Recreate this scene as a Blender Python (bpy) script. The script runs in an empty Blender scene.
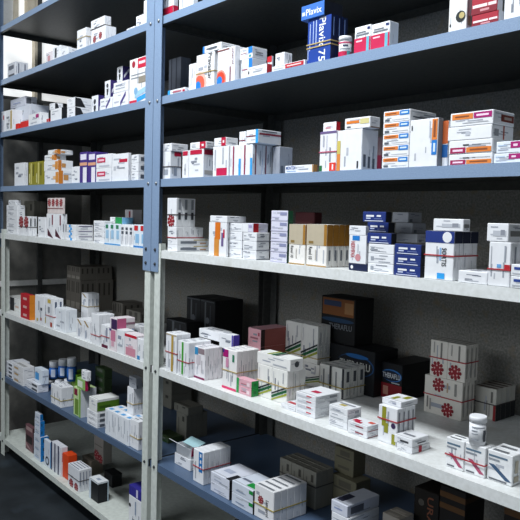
import bpy, bmesh, math, random
from mathutils import Vector, Matrix
SC = bpy.context.scene
COL = SC.collection
# ---------------------------------------------------------------- camera (focal length in pixels of a 520 px frame)
FPX, YAW, PITCH, ROLL, CX, CY, CZ = (675.504347, -0.875686, -0.065554, 0.026593, 1.229339, -1.12, 1.191733)
fw = Vector((math.sin(YAW)*math.cos(PITCH), math.cos(YAW)*math.cos(PITCH), math.sin(PITCH)))
r0 = Vector((math.cos(YAW), -math.sin(YAW), 0)); u0 = r0.cross(fw)
rt = r0*math.cos(ROLL)+u0*math.sin(ROLL); up = u0*math.cos(ROLL)-r0*math.sin(ROLL)
cd = bpy.data.cameras.new('camera'); cam = bpy.data.objects.new('camera', cd); COL.objects.link(cam)
M = Matrix((rt, up, -fw)).transposed().to_4x4(); M.translation = (CX, CY, CZ); cam.matrix_world = M
cd.sensor_width = 36; cd.lens = 36*FPX/520; cd.clip_start = .02
SC.camera = cam
# ---------------------------------------------------------------- materials
def lin(h):
    c = [int(h[i:i+2], 16)/255 for i in (0, 2, 4)]
    return [v/12.92 if v <= .04045 else ((v+.055)/1.055)**2.4 for v in c]+[1]
MC = {}
def card(h):
    if h in MC: return MC[h]
    m = bpy.data.materials.new('card_'+h); m.use_nodes = True; b = m.node_tree.nodes['Principled BSDF']
    nt = m.node_tree; N = nt.nodes; L = nt.links
    n = N.new('ShaderNodeTexNoise'); n.inputs['Scale'].default_value = 60
    tc = N.new('ShaderNodeTexCoord'); L.new(tc.outputs['Object'], n.inputs['Vector'])
    mx = N.new('ShaderNodeMix'); mx.data_type = 'RGBA'
    c = lin(h); mx.inputs[6].default_value = [v*.9 for v in c[:3]]+[1]; mx.inputs[7].default_value = [min(1, v*1.06) for v in c[:3]]+[1]
    L.new(n.outputs['Fac'], mx.inputs[0]); L.new(mx.outputs[2], b.inputs['Base Color'])
    b.inputs['Roughness'].default_value = .5; b.inputs['Specular IOR Level'].default_value = .3
    MC[h] = m; return m
def surf(name, c1, c2, scale, rough=.5, spec=.4, bump=0, metal=0, c3=None, detail=6, scale2=None):
    m = bpy.data.materials.new(name); m.use_nodes = True; nt = m.node_tree; N = nt.nodes; L = nt.links; b = N['Principled BSDF']
    tc = N.new('ShaderNodeTexCoord'); n = N.new('ShaderNodeTexNoise'); n.inputs['Scale'].default_value = scale; n.inputs['Detail'].default_value = detail
    L.new(tc.outputs['Object'], n.inputs['Vector'])
    r = N.new('ShaderNodeValToRGB'); r.color_ramp.elements[0].position = .35; r.color_ramp.elements[1].position = .65
    r.color_ramp.elements[0].color = lin(c1); r.color_ramp.elements[1].color = lin(c2); L.new(n.outputs['Fac'], r.inputs['Fac'])
    out = r.outputs['Color']
    if c3:
        n2 = N.new('ShaderNodeTexNoise'); n2.inputs['Scale'].default_value = scale2 or scale*.3; n2.inputs['Detail'].default_value = 8
        L.new(tc.outputs['Object'], n2.inputs['Vector'])
        r2 = N.new('ShaderNodeValToRGB'); r2.color_ramp.elements[0].position = .56; r2.color_ramp.elements[1].position = .72
        r2.color_ramp.elements[0].color = (0, 0, 0, 1); r2.color_ramp.elements[1].color = (1, 1, 1, 1); L.new(n2.outputs['Fac'], r2.inputs['Fac'])
        mx = N.new('ShaderNodeMix'); mx.data_type = 'RGBA'; L.new(r2.outputs['Color'], mx.inputs[0]); L.new(out, mx.inputs[6]); mx.inputs[7].default_value = lin(c3); out = mx.outputs[2]
    L.new(out, b.inputs['Base Color'])
    b.inputs['Roughness'].default_value = rough; b.inputs['Specular IOR Level'].default_value = spec; b.inputs['Metallic'].default_value = metal
    if bump:
        bp = N.new('ShaderNodeBump'); bp.inputs['Strength'].default_value = bump; bp.inputs['Distance'].default_value = .002
        L.new(n.outputs['Fac'], bp.inputs['Height']); L.new(bp.outputs['Normal'], b.inputs['Normal'])
    return m
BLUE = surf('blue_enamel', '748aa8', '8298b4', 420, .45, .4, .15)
WHITE = surf('white_enamel', 'd6d9d8', 'e2e5e5', 90, .45, .4, .1, c3='cfd1cd', scale2=14)
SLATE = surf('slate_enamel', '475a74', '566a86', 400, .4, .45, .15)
OLDW = surf('old_white_enamel', 'c6ccc6', 'd4dad4', 60, .5, .35, .1)
UNDER = surf('underside_shade', '3a3b38', '464742', 70, .45, .35, .15)  # shade below the shelves, put into the underside colour
GREYP = surf('grey_enamel', '4a4b49', '585957', 90, .5, .4, .1)
STEEL = surf('bolt_steel', '8a8d90', 'b4b8bc', 200, .35, .5, 0, .8)
DARKB = surf('dark_bolt_steel', '2a2c2e', '44484c', 200, .5, .5, 0, .5)
WALL = surf('speckled_wall', '7c7b76', '9f9d97', 170, .8, .2, .3, c3='958977', detail=9, scale2=30)
WALLD = surf('grey_wall', '706f6b', '807e79', 25, .85, .2, .1)
CREAM = surf('cream_paint', 'b8ad98', 'c9bfac', 30, .6, .3)
DARKF = surf('dark_frame', '3c3d3c', '4a4b4a', 40, .6, .3)
BLIND = surf('blind_cloth', 'c9c9c6', 'd6d6d4', 40, .8, .2)
FLOOR = surf('dark_floor', '1d2226', '282e33', 9, .55, .3, .1, c3='343d45', scale2=5)
CEIL = surf('ceiling_paint', 'b9b8b4', 'c6c5c1', 20, .9, .1)
def glow(name, h, s):
    m = bpy.data.materials.new(name); m.use_nodes = True; nt = m.node_tree; b = nt.nodes['Principled BSDF']
    b.inputs['Base Color'].default_value = lin(h); b.inputs['Emission Color'].default_value = lin(h); b.inputs['Emission Strength'].default_value = s; b.inputs['Roughness'].default_value = .3
    return m
PANE = glow('daylit_frosted_glass', 'eef0f0', .78)
# ---------------------------------------------------------------- mesh helpers
def obj(name, bm, mats, parent=None, loc=(0, 0, 0)):
    me = bpy.data.meshes.new(name); bm.to_mesh(me); bm.free()
    for m in (mats if isinstance(mats, list) else [mats]): me.materials.append(m)
    o = bpy.data.objects.new(name, me); COL.objects.link(o); o.location = loc
    if parent: o.parent = parent
    return o
def cuboid(bm, a, b, bev=0, mi=0):
    x0, y0, z0 = a; x1, y1, z1 = b
    v = [bm.verts.new(c) for c in ((x0, y0, z0), (x1, y0, z0), (x1, y1, z0), (x0, y1, z0), (x0, y0, z1), (x1, y0, z1), (x1, y1, z1), (x0, y1, z1))]
    f = [bm.faces.new([v[i] for i in q]) for q in ((0, 3, 2, 1), (4, 5, 6, 7), (0, 1, 5, 4), (1, 2, 6, 5), (2, 3, 7, 6), (3, 0, 4, 7))]
    for q in f: q.material_index = mi
    if bev:
        bmesh.ops.bevel(bm, geom=list({e for q in f for e in q.edges}), offset=bev, segments=1, affect='EDGES')
def lathe(bm, prof, seg=20, mi=0):
    rings = []
    for r, z in prof:
        rings.append([bm.verts.new((r*math.cos(2*math.pi*i/seg), r*math.sin(2*math.pi*i/seg), z)) for i in range(seg)])
    for a, b in zip(rings, rings[1:]):
        for i in range(seg):
            f = bm.faces.new((a[i], a[(i+1) % seg], b[(i+1) % seg], b[i])); f.material_index = mi; f.smooth = True
    bm.faces.new(rings[0][::-1]).material_index = mi; bm.faces.new(rings[-1]).material_index = mi
def tag(o, label, cat, group=None, kind=None):
    o['label'] = label
    if cat: o['category'] = cat
    if group: o['group'] = group
    if kind: o['kind'] = kind
    return o
def empty(name, loc):
    o = bpy.data.objects.new(name, None); o.location = loc; o.empty_display_size = .05; COL.objects.link(o); return o
def struct(name, bm, m, label, cat):
    o = obj(name, bm, m); o['kind'] = 'structure'; tag(o, label, cat); return o
# ---------------------------------------------------------------- lettering (built-in font turned into mesh)
TXT = {}
def text_mesh(s):
    if s in TXT: return TXT[s]
    c = bpy.data.curves.new('lettering', 'FONT'); c.body = s; c.resolution_u = 2; c.offset = .012
    o = bpy.data.objects.new('lettering', c); COL.objects.link(o)
    dg = bpy.context.evaluated_depsgraph_get()
    me = bpy.data.meshes.new_from_object(o.evaluated_get(dg))
    vs = [(v.co.x, v.co.y) for v in me.vertices]; fs = [tuple(p.vertices) for p in me.polygons]
    bpy.data.objects.remove(o); bpy.data.curves.remove(c); bpy.data.meshes.remove(me)
    x0 = min(v[0] for v in vs); x1 = max(v[0] for v in vs); y0 = min(v[1] for v in vs); y1 = max(v[1] for v in vs)
    TXT[s] = ([((x-x0)/(x1-x0), (y-y0)/(y1-y0)) for x, y in vs], fs); return TXT[s]
DESIGNS = {
'white':('e4e6ea',1,[]),
'whiteblank':('e4e6ea',0,[('F',0.42,0.3,0.52,0.6,'b9bec8'),('R',0.1,0.2,0.3,0.7,'8d9096'),('R',0.5,0,0.56,1,'a05040')]),
'whitetall':('e4e6ea',1,[]),
'whitemark':('e4e6ea',1,[('F',0.12,0.3,0.24,0.7,'9aa0aa')]),
'crimfoot':('e4e6ea',1,[('F',0,0,1,0.16,'b81a3c'),('F',0,0.0,1,0.04,'1b2c66'),('R',0,0,1,0.16,'b81a3c')]),
'greylines':('8a909c',1,[('F',0.2,0,0.3,1,'5c626e'),('F',0.6,0.2,0.7,1,'5c626e')]),  # white-grey cartons, their shade mixed into the blue-grey
'redtext_blueend':('e4e6ea',1,[('F',0,0,0.14,1,'2f9be0'),('F',0.3,0.3,0.8,0.65,'b06070'),('F',0.86,0.2,1,0.6,'b81a3c')]),
'prav':('e4e6ea',0,[('disc','F',0.2,0.13,0.42,'e0b4a8'),('disc','F',0.2,0.13,0.3,'d4604a'),('disc','F',0.12,0.08,0.17,'1f78c8'),('t','F',0.68,0.22,0.9,0.98,'2e3036','Pravastar',1)]),
'prav2':('e4e6ea',0,[('disc','F',0.3,0.13,0.5,'d88a7c'),('disc','F',0.3,0.13,0.4,'d0442e'),('disc','F',0.22,0.1,0.24,'1f78c8'),('F',0,0.93,1,0.97,'7c4a4a')]),
'maroonv':('e4e6ea',0,[('F',0.1,0.02,0.3,0.45,'6e1c36'),('t','F',0.5,0.5,0.8,0.95,'6e1c36','enerol',1)]),
'flatblue':('e4e6ea',1,[('F',0,0.0,0.1,1,'1f78c8'),('F',0.2,0.4,0.8,0.6,'5a6068'),('R',0.1,0.3,0.7,0.4,'9aa0aa')]),
'bluecorner':('e4e6ea',0,[('F',0.68,0.45,1,1,'1f78c8'),('F',0.1,0.5,0.6,0.56,'a06a78'),('F',0.74,0.12,0.92,0.3,'4fa0a0'),('R',0.2,0.3,0.7,0.4,'9a9ca0'),('R',0.2,0.5,0.7,0.6,'9a9ca0')]),
'redendR':('e4e6ea',0,[('R',0,0,1,1,'b3202c'),('F',0.06,0.3,0.12,0.6,'2e3036'),('F',0.3,0.4,0.8,0.5,'aab0b8')]),
'redtop':('e4e6ea',1,[('F',0,0.72,1,1,'b3202c')]),
'redpanel':('e4e6ea',0,[('F',0.42,0.12,0.97,0.9,'b3202c'),('F',0.47,0.4,0.9,0.62,'e8c8c8'),('F',0.05,0.3,0.35,0.5,'b8bcc4')]),
'plavix':('1a3f94',0,[('t','F',0.5,0.02,0.78,0.98,'e4e6ea','Plavix 75',1),('F',0.03,0.1,0.06,0.35,'a8b8dc'),('F',0.1,0.3,0.13,0.9,'a8b8dc'),('F',0.24,0.45,0.27,0.95,'a8b8dc'),('F',0.36,0.4,0.4,0.95,'a8b8dc'),('R',0,0,1,1,'101c40'),('R',0.4,0.55,0.55,0.95,'7a94c8')]),  # side face painted near black as the side turned from the light
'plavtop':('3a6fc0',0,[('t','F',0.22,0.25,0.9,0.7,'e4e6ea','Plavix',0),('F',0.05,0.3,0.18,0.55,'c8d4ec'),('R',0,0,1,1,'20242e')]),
'crim':('e4e6ea',0,[('F',0,0,1,0.58,'c01d4c'),('F',0.76,0,0.92,0.58,'62aec0'),('F',0,0.0,0.35,0.05,'e4e6ea'),('F',0.12,0.66,0.9,0.72,'70767e'),('F',0.12,0.44,0.5,0.5,'f0c0cc'),('F',0.8,0.84,0.96,0.93,'1b2c66'),('F',0.15,0.76,0.7,0.8,'70767e')]),
'emblem':('dfe0df',0,[('F',0,0,1,0.025,'b8a668'),('disc','F',0.68,0.3,0.27,'22282a'),('disc','F',0.74,0.32,0.15,'b8a870'),('F',0.08,0.12,0.16,0.18,'2e3036'),('F',0.1,0.75,0.7,0.78,'888888'),('F',0.1,0.82,0.8,0.84,'888888'),('R',0.2,0.1,0.8,0.3,'a09a80')]),
'redflat':('a31f33',0,[('F',0.05,0.34,0.62,0.5,'e8d8dc'),('F',0.66,0.34,0.97,0.5,'e8d8dc'),('F',0,0,1,0.3,'7e1628'),('F',0.35,0.12,0.7,0.24,'c88a92'),('R',0,0,1,1,'e4e6ea')]),
'crimsonside':('e4e6ea',1,[('R',0.35,0.84,0.95,0.99,'b81a3c'),('F',0.2,0.15,0.7,0.35,'9aa0aa'),('R',0.3,0.12,0.6,0.4,'8d94a0')]),
'crimsonbar':('e4e6ea',1,[('F',0.1,0.82,0.9,0.98,'b81a3c'),('R',0.05,0.8,1,0.98,'a01c3a'),('R',0.1,0.1,0.9,0.25,'a8a49e')]),
'redsquare':('e4e6ea',0,[('F',0.62,0.0,0.98,1,'b81a3c'),('F',0.74,0.35,0.86,0.65,'e4e6ea'),('R',0.2,0.3,0.8,0.4,'9aa0aa')]),
'crimlow':('e4e6ea',0,[('F',0.25,0.03,0.92,0.28,'c01d4c'),('F',0.12,0.4,0.2,0.9,'a8aeb8'),('F',0.62,0.4,0.7,0.95,'a8aeb8')]),
'maroonline':('e4e6ea',0,[('F',0.28,0.02,0.4,0.98,'8e2a4e'),('F',0.82,0,1,0.55,'2f9be0'),('R',0.25,0.02,0.36,0.98,'6e1c36'),('R',0.75,0.3,0.8,0.8,'8d94a0')]),
'maroonflat':('e4e6ea',0,[('F',0.8,0,1,1,'2f9be0'),('F',0,0.5,0.8,0.58,'6e1c36'),('R',0.05,0.62,0.98,0.74,'8e2a3e'),('R',0.15,0.85,0.8,0.92,'5a6068')]),
'maroonflat2':('e4e6ea',0,[('F',0,0.3,1,0.38,'6e1c36')]),
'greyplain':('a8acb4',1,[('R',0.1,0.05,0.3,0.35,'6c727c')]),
'bluelogo':('e4e6ea',0,[('t','F',0.04,0.45,0.38,0.92,'1c4f9c','MONTEX',0),('F',0.06,0.2,0.4,0.3,'8aa8cc'),('F',0.45,0.5,0.85,0.56,'b8bcc4'),('R',0,0,1,1,'a8763a'),('F',0.97,0,1,1,'c09048')]),
'purplecap':('e0e0e6',0,[('F',0,0.94,1,1,'6a5a86'),('F',0.03,0.02,0.18,0.16,'1f6b3c'),('F',0.62,0.02,1,0.22,'d83a2a'),('F',0.78,0.05,0.86,0.18,'e4e6ea'),('F',0.6,0.25,0.68,0.6,'8a8e98'),('F',0.2,0.62,0.28,0.9,'a8acb8')]),
'yellowleft':('e4e6ea',0,[('F',0,0,0.14,0.42,'d8843c'),('F',0,0.42,0.14,0.75,'c8b860'),('F',0.82,0.04,0.88,0.22,'2e3036'),('R',0.1,0.08,0.25,0.38,'5c626c'),('R',0.38,0.06,0.52,0.34,'5c626c'),('R',0.66,0.05,0.8,0.3,'5c626c')]),
'redside':('e4e6ea',0,[('R',0,0,1,1,'b3202c'),('F',0.2,0.3,0.6,0.5,'c08a94')]),
'orangetext':('e4e6ea',0,[('F',0.08,0.5,0.58,0.75,'d8782c'),('F',0.62,0.4,0.96,0.85,'cfc68c'),('F',0.1,0.15,0.25,0.28,'5a6068'),('R',0,0,1,0.12,'806a60')]),
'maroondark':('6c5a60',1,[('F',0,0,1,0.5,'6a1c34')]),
'pantop':('e4e6ea',0,[('F',0.06,0.6,0.6,0.9,'dd8038'),('F',0.63,0.55,0.97,0.95,'1f78c8'),('F',0.68,0.68,0.92,0.82,'cfe0f2'),('F',0.12,0.7,0.5,0.8,'8a4a28'),('F',0.08,0.12,0.25,0.3,'5a6068'),('F',0.35,0.2,0.95,0.24,'aab0b8'),('R',0.1,0.3,0.9,0.42,'5c626c'),('R',0.5,0.6,0.9,0.7,'8d94a0')]),
'pantop2':('e4e6ea',0,[('F',0.05,0.5,0.54,0.9,'dd8038'),('F',0.56,0.5,0.97,0.92,'a3186e'),('F',0.62,0.64,0.9,0.78,'ecd0e2'),('F',0.12,0.64,0.45,0.76,'8a4a28'),('F',0.3,0.2,0.9,0.24,'8a8e98'),('R',0.35,0.25,0.95,0.75,'6e3028'),('R',0.5,0.4,0.85,0.6,'a89c96')]),
'panbottom':('e4e6ea',0,[('F',0.04,0.06,0.4,0.48,'9c1a50'),('F',0.42,0.08,0.98,0.46,'dd8038'),('F',0.1,0.18,0.34,0.34,'ecd0e2'),('F',0.5,0.2,0.9,0.34,'8a4a28'),('F',0.34,0.6,0.48,0.7,'2e3036'),('F',0.55,0.64,0.96,0.68,'70767e')]),
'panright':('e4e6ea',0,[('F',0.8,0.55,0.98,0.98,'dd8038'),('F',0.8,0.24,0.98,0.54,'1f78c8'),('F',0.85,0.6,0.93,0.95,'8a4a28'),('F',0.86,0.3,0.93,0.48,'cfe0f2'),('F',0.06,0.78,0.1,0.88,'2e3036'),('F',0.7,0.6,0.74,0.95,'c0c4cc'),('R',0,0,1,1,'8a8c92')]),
'panedge':('e4e6ea',0,[('F',0,0.5,1,1,'b85c30'),('F',0,0.2,1,0.48,'1d5a9c')]),
'magend':('dfe6ee',0,[('F',0.42,0.4,0.8,0.95,'a3186e'),('F',0.5,0.55,0.62,0.75,'ecd0e2'),('F',0.06,0.25,0.36,0.34,'b0b8c8'),('F',0.06,0.6,0.32,0.7,'b0c4dc')]),
'greylinesw':('e4e6ea',0,[('R',0.1,0.2,0.6,0.6,'6c727c'),('R',0.7,0.15,0.9,0.35,'b08a70'),('R',0.5,0.7,0.95,0.85,'b8a878')]),
'slices':('e4e6ea',1,[]),
'flowerslice':('e4e6ea',0,[('fl','F',0.45,0.2,0.42),('F',0,0.42,1,0.44,'888c94'),('R',0.3,0.25,0.7,0.5,'40444c'),('R',0.3,0.6,0.7,0.95,'90949c')]),
'orangestripe':('e4e6ea',0,[('F',0.32,0,0.6,0.55,'cf8a3c'),('F',0.36,0.5,0.66,1,'d2701e'),('F',0.72,0.3,0.84,0.7,'6a5a8a'),('F',0.82,0.55,0.9,0.8,'b81a3c')]),
'plainlines':('e4e6ea',1,[('F',0.1,0.2,0.45,0.36,'c4c8d0'),('R',0,0.0,1,0.1,'8d929c')]),
'lavred':('cfcfe0',0,[('F',0,0,0.55,1,'e4e6ea'),('F',0.6,0.5,0.9,0.8,'a09ac0'),('R',0,0,0.35,1,'b3202c')]),
'lavender':('d4d4e4',0,[('F',0.55,0.55,0.95,0.85,'8a8eb0'),('F',0.05,0.3,0.5,0.38,'b4b4cc'),('F',0,0,1,0.1,'b8b8cc'),('R',0,0,1,1,'174a30')]),
'maroonbox':('5c2c30',0,[('F',0.06,0.2,0.9,0.8,'6c3c3c')]),
'amber':('eceae6',0,[('F',0,0.5,1,1,'b9ae98'),('F',0.86,0.5,1,1,'a07430'),('F',0,0,1,0.03,'a88858'),('t','F',0.12,0.16,0.3,0.46,'2e3036','Ranol 10',1),('R',0,0.5,1,1,'9a6a26'),('R',0.35,0.15,0.65,0.4,'6c7078'),('F',0.12,0.54,0.35,0.6,'8a7040'),('F',0.45,0.15,0.5,0.4,'c0bcb4')]),
'navylogo':('1a2444',0,[('disc','F',0.18,0.5,0.26,'e4e6ea')]),
'bluesq':('e4e6ea',0,[('F',0.2,0.82,0.62,0.99,'1f78c8'),('t','F',0.12,0.2,0.36,0.78,'b8424e','NERVIPAX',1),('disc','F',0.55,0.22,0.16,'c88a90'),('F',0.5,0.4,0.56,0.7,'c4c8d0')]),
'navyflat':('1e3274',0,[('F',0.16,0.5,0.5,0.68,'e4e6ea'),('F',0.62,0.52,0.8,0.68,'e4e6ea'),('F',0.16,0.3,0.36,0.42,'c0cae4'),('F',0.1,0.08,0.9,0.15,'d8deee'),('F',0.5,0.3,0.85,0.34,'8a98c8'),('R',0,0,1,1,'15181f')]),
'sovitis':('e6e8ec',0,[('F',0,0.76,1,1,'20357c'),('disc','F',0.76,0.88,0.16,'e4e6ea'),('t','F',0.6,0.28,0.76,0.66,'2e3036','SORTIS',1),('F',0.46,0.02,0.72,0.14,'2f9be0'),('F',0.52,0.4,0.58,0.66,'8ab0d8'),('R',0,0.76,1,1,'181e34')]),  # cap painted darker round the side, as shading
'graymark':('e4e6ea',0,[('F',0.3,0.3,0.9,0.6,'b8bcc4'),('F',0.65,0.35,0.85,0.65,'8a8e98'),('R',0.1,0.3,0.8,0.6,'7c7c7c')]),
'redpatch':('e4e6ea',0,[('F',0.74,0.36,1,0.5,'b3202c'),('R',0,0.36,0.35,0.5,'a02028'),('F',0.1,0.3,0.14,0.9,'b0b4bc'),('F',0.4,0.42,0.6,0.5,'6aa4d8'),('F',0.72,0.55,0.8,0.92,'9aa0aa'),('R',0.5,0.1,0.7,0.9,'8d929c')]),
'bluetext':('e4e6ea',0,[('F',0.2,0.55,0.9,0.78,'2a4490'),('F',0.1,0.2,0.7,0.28,'b8bcc4')]),
'goldstripe':('e4e6ea',1,[('F',0.52,0.02,0.72,0.97,'b09244'),('F',0.25,0.1,0.32,0.8,'b8bcc4'),('F',0.02,0.95,1,0.98,'b0a080')]),
'greenstripe':('e4e6ea',1,[('F',0.38,0.04,0.54,0.98,'3fa02e'),('F',0.14,0.1,0.2,0.7,'b8bcc4')]),
'bluepatch':('e2e0e4',1,[('F',0.05,0.74,0.36,0.98,'2486b8'),('F',0.36,0.8,0.95,0.97,'8a7a80'),('F',0.2,0.45,0.6,0.75,'c2bcc2'),('F',0,0.0,1,0.06,'7a1c50'),('F',0.7,0.2,0.76,0.6,'a8a4ac')]),
'blackgloss':('15171a',0,[('F',0.3,0.45,0.4,0.95,'5c6064'),('disc','F',0.5,0.6,0.13,'5a5e64'),('F',0.66,0.3,0.72,0.9,'3c4046'),('disc','F',0.5,0.35,0.1,'54585e'),('F',0.05,0.96,0.95,0.98,'4c5056')]),  # grey bars and discs are painted glints on black plastic
'purpleend':('e4e6ea',1,[('R',0,0,1,1,'4a3aa0'),('F',0.9,0,1,1,'4a3aa0')]),
'magsq':('e8e6e6',1,[('F',0.04,0.8,0.42,0.99,'a3186e'),('F',0.02,0.9,0.14,1,'3d2a78'),('F',0.7,0.72,0.84,0.9,'2f7a5a'),('F',0.0,0.0,1,0.06,'d83a6c'),('F',0.25,0.55,0.45,0.78,'c88aa8'),('F',0.6,0.1,0.66,0.4,'b0b4bc')]),
'pinkgreen':('dca8b4',0,[('F',0,0,0.16,1,'2f9a52'),('F',0.3,0.3,0.8,0.45,'b4707e'),('F',0.7,0.2,0.9,0.7,'e8d0d6'),('R',0,0,1,1,'1f8a3e'),('R',0.3,0.3,0.7,0.7,'176a30')]),
'pink':('f0b6c0',0,[('F',0.2,0.4,0.8,0.5,'b46a78'),('F',0.8,0.6,0.92,0.8,'c04a60'),('R',0,0,1,1,'96504a'),('R',0.0,0,0.14,1,'2a1618')]),  # front lightened, side browned to carry its shadow
'greendiag':('e4e4e0',1,[('dg','F',0.0,-0.02,1,0.05,0.3,'98a23a'),('dg','F',0.0,0.08,1,0.16,0.3,'1c5c38'),('dg','F',0.0,0.19,1,0.24,0.3,'20262a'),('F',0.72,0.6,0.78,0.92,'a8aab0'),('F',0.1,0.55,0.14,0.9,'c0c2c6')]),
'topstripe':('e6e6e4',0,[('T',0.3,0.0,0.38,1,'8c9a2c'),('T',0.42,0.0,0.52,1,'1c5c38'),('T',0.55,0.0,0.6,1,'20262a'),('F',0.5,0.2,0.9,0.3,'a8acb4'),('disc','R',0.5,0.55,0.25,'44474c')]),
'blackstrip':('dededa',0,[('F',0.82,0,1,1,'2e3036'),('F',0.3,0.15,0.42,0.85,'8a8c90'),('R',0.3,0.55,0.7,0.9,'50545a'),('R',0.4,0.1,0.5,0.4,'7a7c80'),('T',0.3,0.2,0.9,0.4,'8a8c8c')]),
'redmark':('e4e6ea',0,[('T',0.35,0.3,0.7,0.5,'b82a4c'),('F',0.1,0.3,0.6,0.55,'c8ccd4'),('R',0.55,0.25,0.85,0.7,'8a8e96'),('F',0.55,0.6,0.8,0.8,'c03044')]),
'redlettering':('e4e6ea',0,[('T',0.1,0.3,0.8,0.55,'b8444c'),('T',0.3,0.65,0.9,0.8,'b0b4bc')]),
'yellowtop':('e4e6ea',0,[('T',0.3,0.3,0.6,0.55,'b8a860'),('T',0.1,0.6,0.9,0.75,'8a8e96'),('F',0.1,0.3,0.8,0.4,'a8acb4'),('R',0.5,0.2,0.8,0.6,'9a9ea6')]),
'redtopmark':('e4e6ea',0,[('T',0.1,0.2,0.4,0.55,'b82040'),('T',0.3,0.05,0.6,0.3,'b82040'),('T',0.7,0.5,0.95,0.8,'d05a4c'),('F',0.4,0.4,0.8,0.6,'8a2a3a'),('R',0.05,0.05,0.95,0.14,'8a2030')]),
'olive':('e4e6ea',0,[('F',0.2,0.45,0.42,0.98,'8f8f2c'),('F',0.34,0.28,0.55,0.55,'8f8f2c'),('F',0.75,0.02,0.97,0.3,'8f8f2c'),('disc','F',0.82,0.52,0.12,'3a2a50'),('R',0.3,0.3,0.6,0.9,'8a8e96')]),
'olivetop':('e4e6ea',0,[('T',0.3,0.15,0.5,0.6,'8f8f2c'),('T',0.6,0.5,0.85,0.9,'8f8f2c'),('F',0.55,0.3,0.75,0.6,'9aa0b0'),('R',0.2,0.4,0.6,0.5,'a8acb4')]),
'darktext':('e4e6ea',0,[('F',0.35,0.35,0.8,0.6,'3a3c42'),('R',0.3,0.3,0.8,0.45,'5c6068'),('T',0.2,0.3,0.8,0.45,'7a7e86')]),
'thera':('0f1216',0,[('oval','F',0.68,0.62,0.325,0.25,'17406c'),('oval','F',0.665,0.61,0.315,0.232,'0e1218'),('oval','F',0.7,0.82,0.2,0.05,'1d5a98'),('t','F',0.4,0.53,0.93,0.7,'b4b4b0','THERAFLU',0)]),
'thera_or':('101214',0,[('F',0.04,0.6,0.96,0.97,'7a4a24'),('F',0.08,0.8,0.6,0.92,'2c3a58'),('F',0.7,0.66,0.95,0.9,'987048'),('t','F',0.25,0.3,0.92,0.42,'70747a','THERAFLU',0),('oval','F',0.5,0.5,0.48,0.05,'1d3a58')]),
'thera_red':('0e1014',0,[('F',0,0,1,0.42,'7c1a22'),('F',0.1,0.1,0.35,0.34,'b08070'),('F',0.7,0.05,0.95,0.15,'b8404a'),('oval','F',0.5,0.66,0.5,0.17,'2a6cb0'),('oval','F',0.46,0.65,0.47,0.145,'0c1a30'),('t','F',0.06,0.58,0.92,0.72,'c8ccd0','THERAFLU',0),('F',0.5,0.45,0.9,0.48,'b0b4b8')]),
'flowerbig':('d8d4cc',0,[('fl','F',0.38,0.8,0.2),('fl','F',0.64,0.2,0.2),('F',0.08,0.15,0.12,0.45,'7c7a76'),('F',0.8,0.6,0.86,0.92,'8a8884'),('F',0.16,0.1,0.2,0.4,'9a9894'),('F',0.6,0.65,0.64,0.9,'b09a80'),('R',0.3,0.1,0.5,0.9,'9a9690')]),
'flowersm':('d8d4cc',0,[('fl','F',0.45,0.22,0.4),('F',0.6,0.5,0.7,0.95,'7c7a76'),('F',0.2,0.65,0.26,0.95,'9a9894'),('R',0.3,0.1,0.5,0.9,'9a9690'),('T',0.0,0.1,1,0.35,'70706e')]),
'blackredfoot':('c4c2ba',0,[('F',0.88,0,1,0.5,'8a2428'),('R',0,0,1,0.5,'24262a'),('F',0.75,0.55,0.85,0.9,'6a6864'),('F',0.55,0.1,0.6,0.6,'8a8884'),('F',0.68,0.1,0.72,0.5,'8a8884'),('T',0,0.1,1,0.5,'5a4038')]),
'diagpink':('e6e8ea',0,[('dgd','F',0.15,0.5,0.75,0.1,'a8506c'),('F',0.06,0.78,0.8,0.84,'5c7488'),('F',0.06,0.66,0.6,0.72,'8a9098'),('F',0.1,0.05,0.5,0.1,'5c6068'),('T',0.15,0.15,0.75,0.45,'6a6e74'),('R',0.2,0.1,0.8,0.3,'9a9690')]),
'diagblue':('e6e8ea',0,[('dgd','F',0.05,0.55,0.75,0.12,'3c5674'),('F',0.06,0.8,0.8,0.86,'5c7488'),('F',0.06,0.68,0.5,0.74,'8a9098'),('F',0.1,0.04,0.8,0.09,'5c6068'),('T',0.15,0.15,0.75,0.45,'6a6e74'),('R',0.2,0.1,0.8,0.3,'b0a898'),('R',0.3,0.4,0.7,0.8,'c0b8a8')]),
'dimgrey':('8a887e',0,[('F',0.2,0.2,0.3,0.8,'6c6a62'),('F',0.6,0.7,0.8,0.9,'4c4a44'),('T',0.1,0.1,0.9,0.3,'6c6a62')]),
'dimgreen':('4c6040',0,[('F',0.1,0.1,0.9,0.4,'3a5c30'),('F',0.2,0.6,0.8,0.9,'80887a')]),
'bluestrip':('e4e6ea',0,[('F',0.55,0.36,0.9,0.98,'2272b8'),('F',0.66,0.45,0.8,0.55,'e4e6ea'),('F',0.66,0.63,0.8,0.73,'e4e6ea'),('F',0.66,0.82,0.8,0.92,'e4e6ea'),('F',0.2,0.1,0.3,0.4,'a8acb4')]),
'blacksideblue':('d4d8e4',0,[('R',0,0,1,1,'17181c'),('T',0.8,0.0,1,0.4,'22242a'),('F',0.2,0.3,0.6,0.4,'a8b0c4'),('T',0.2,0.3,0.6,0.5,'a8b0c4')]),
'blacksidegreen':('cfd6e2',0,[('R',0,0,1,1,'17181c'),('T',0.55,0.1,1,0.35,'1f8a3e'),('F',0.82,0.6,1,0.9,'1f8a3e'),('F',0.2,0.3,0.6,0.4,'8a98b0'),('T',0.1,0.3,0.5,0.4,'6a7080')]),
'lansor':('e6e6e8',0,[('fl','F',0.34,0.58,0.16),('t','F',0.56,0.16,0.76,0.66,'2e3036','Lansoprol',1),('T',0.1,0.2,0.9,0.5,'6c7078')]),
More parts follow.
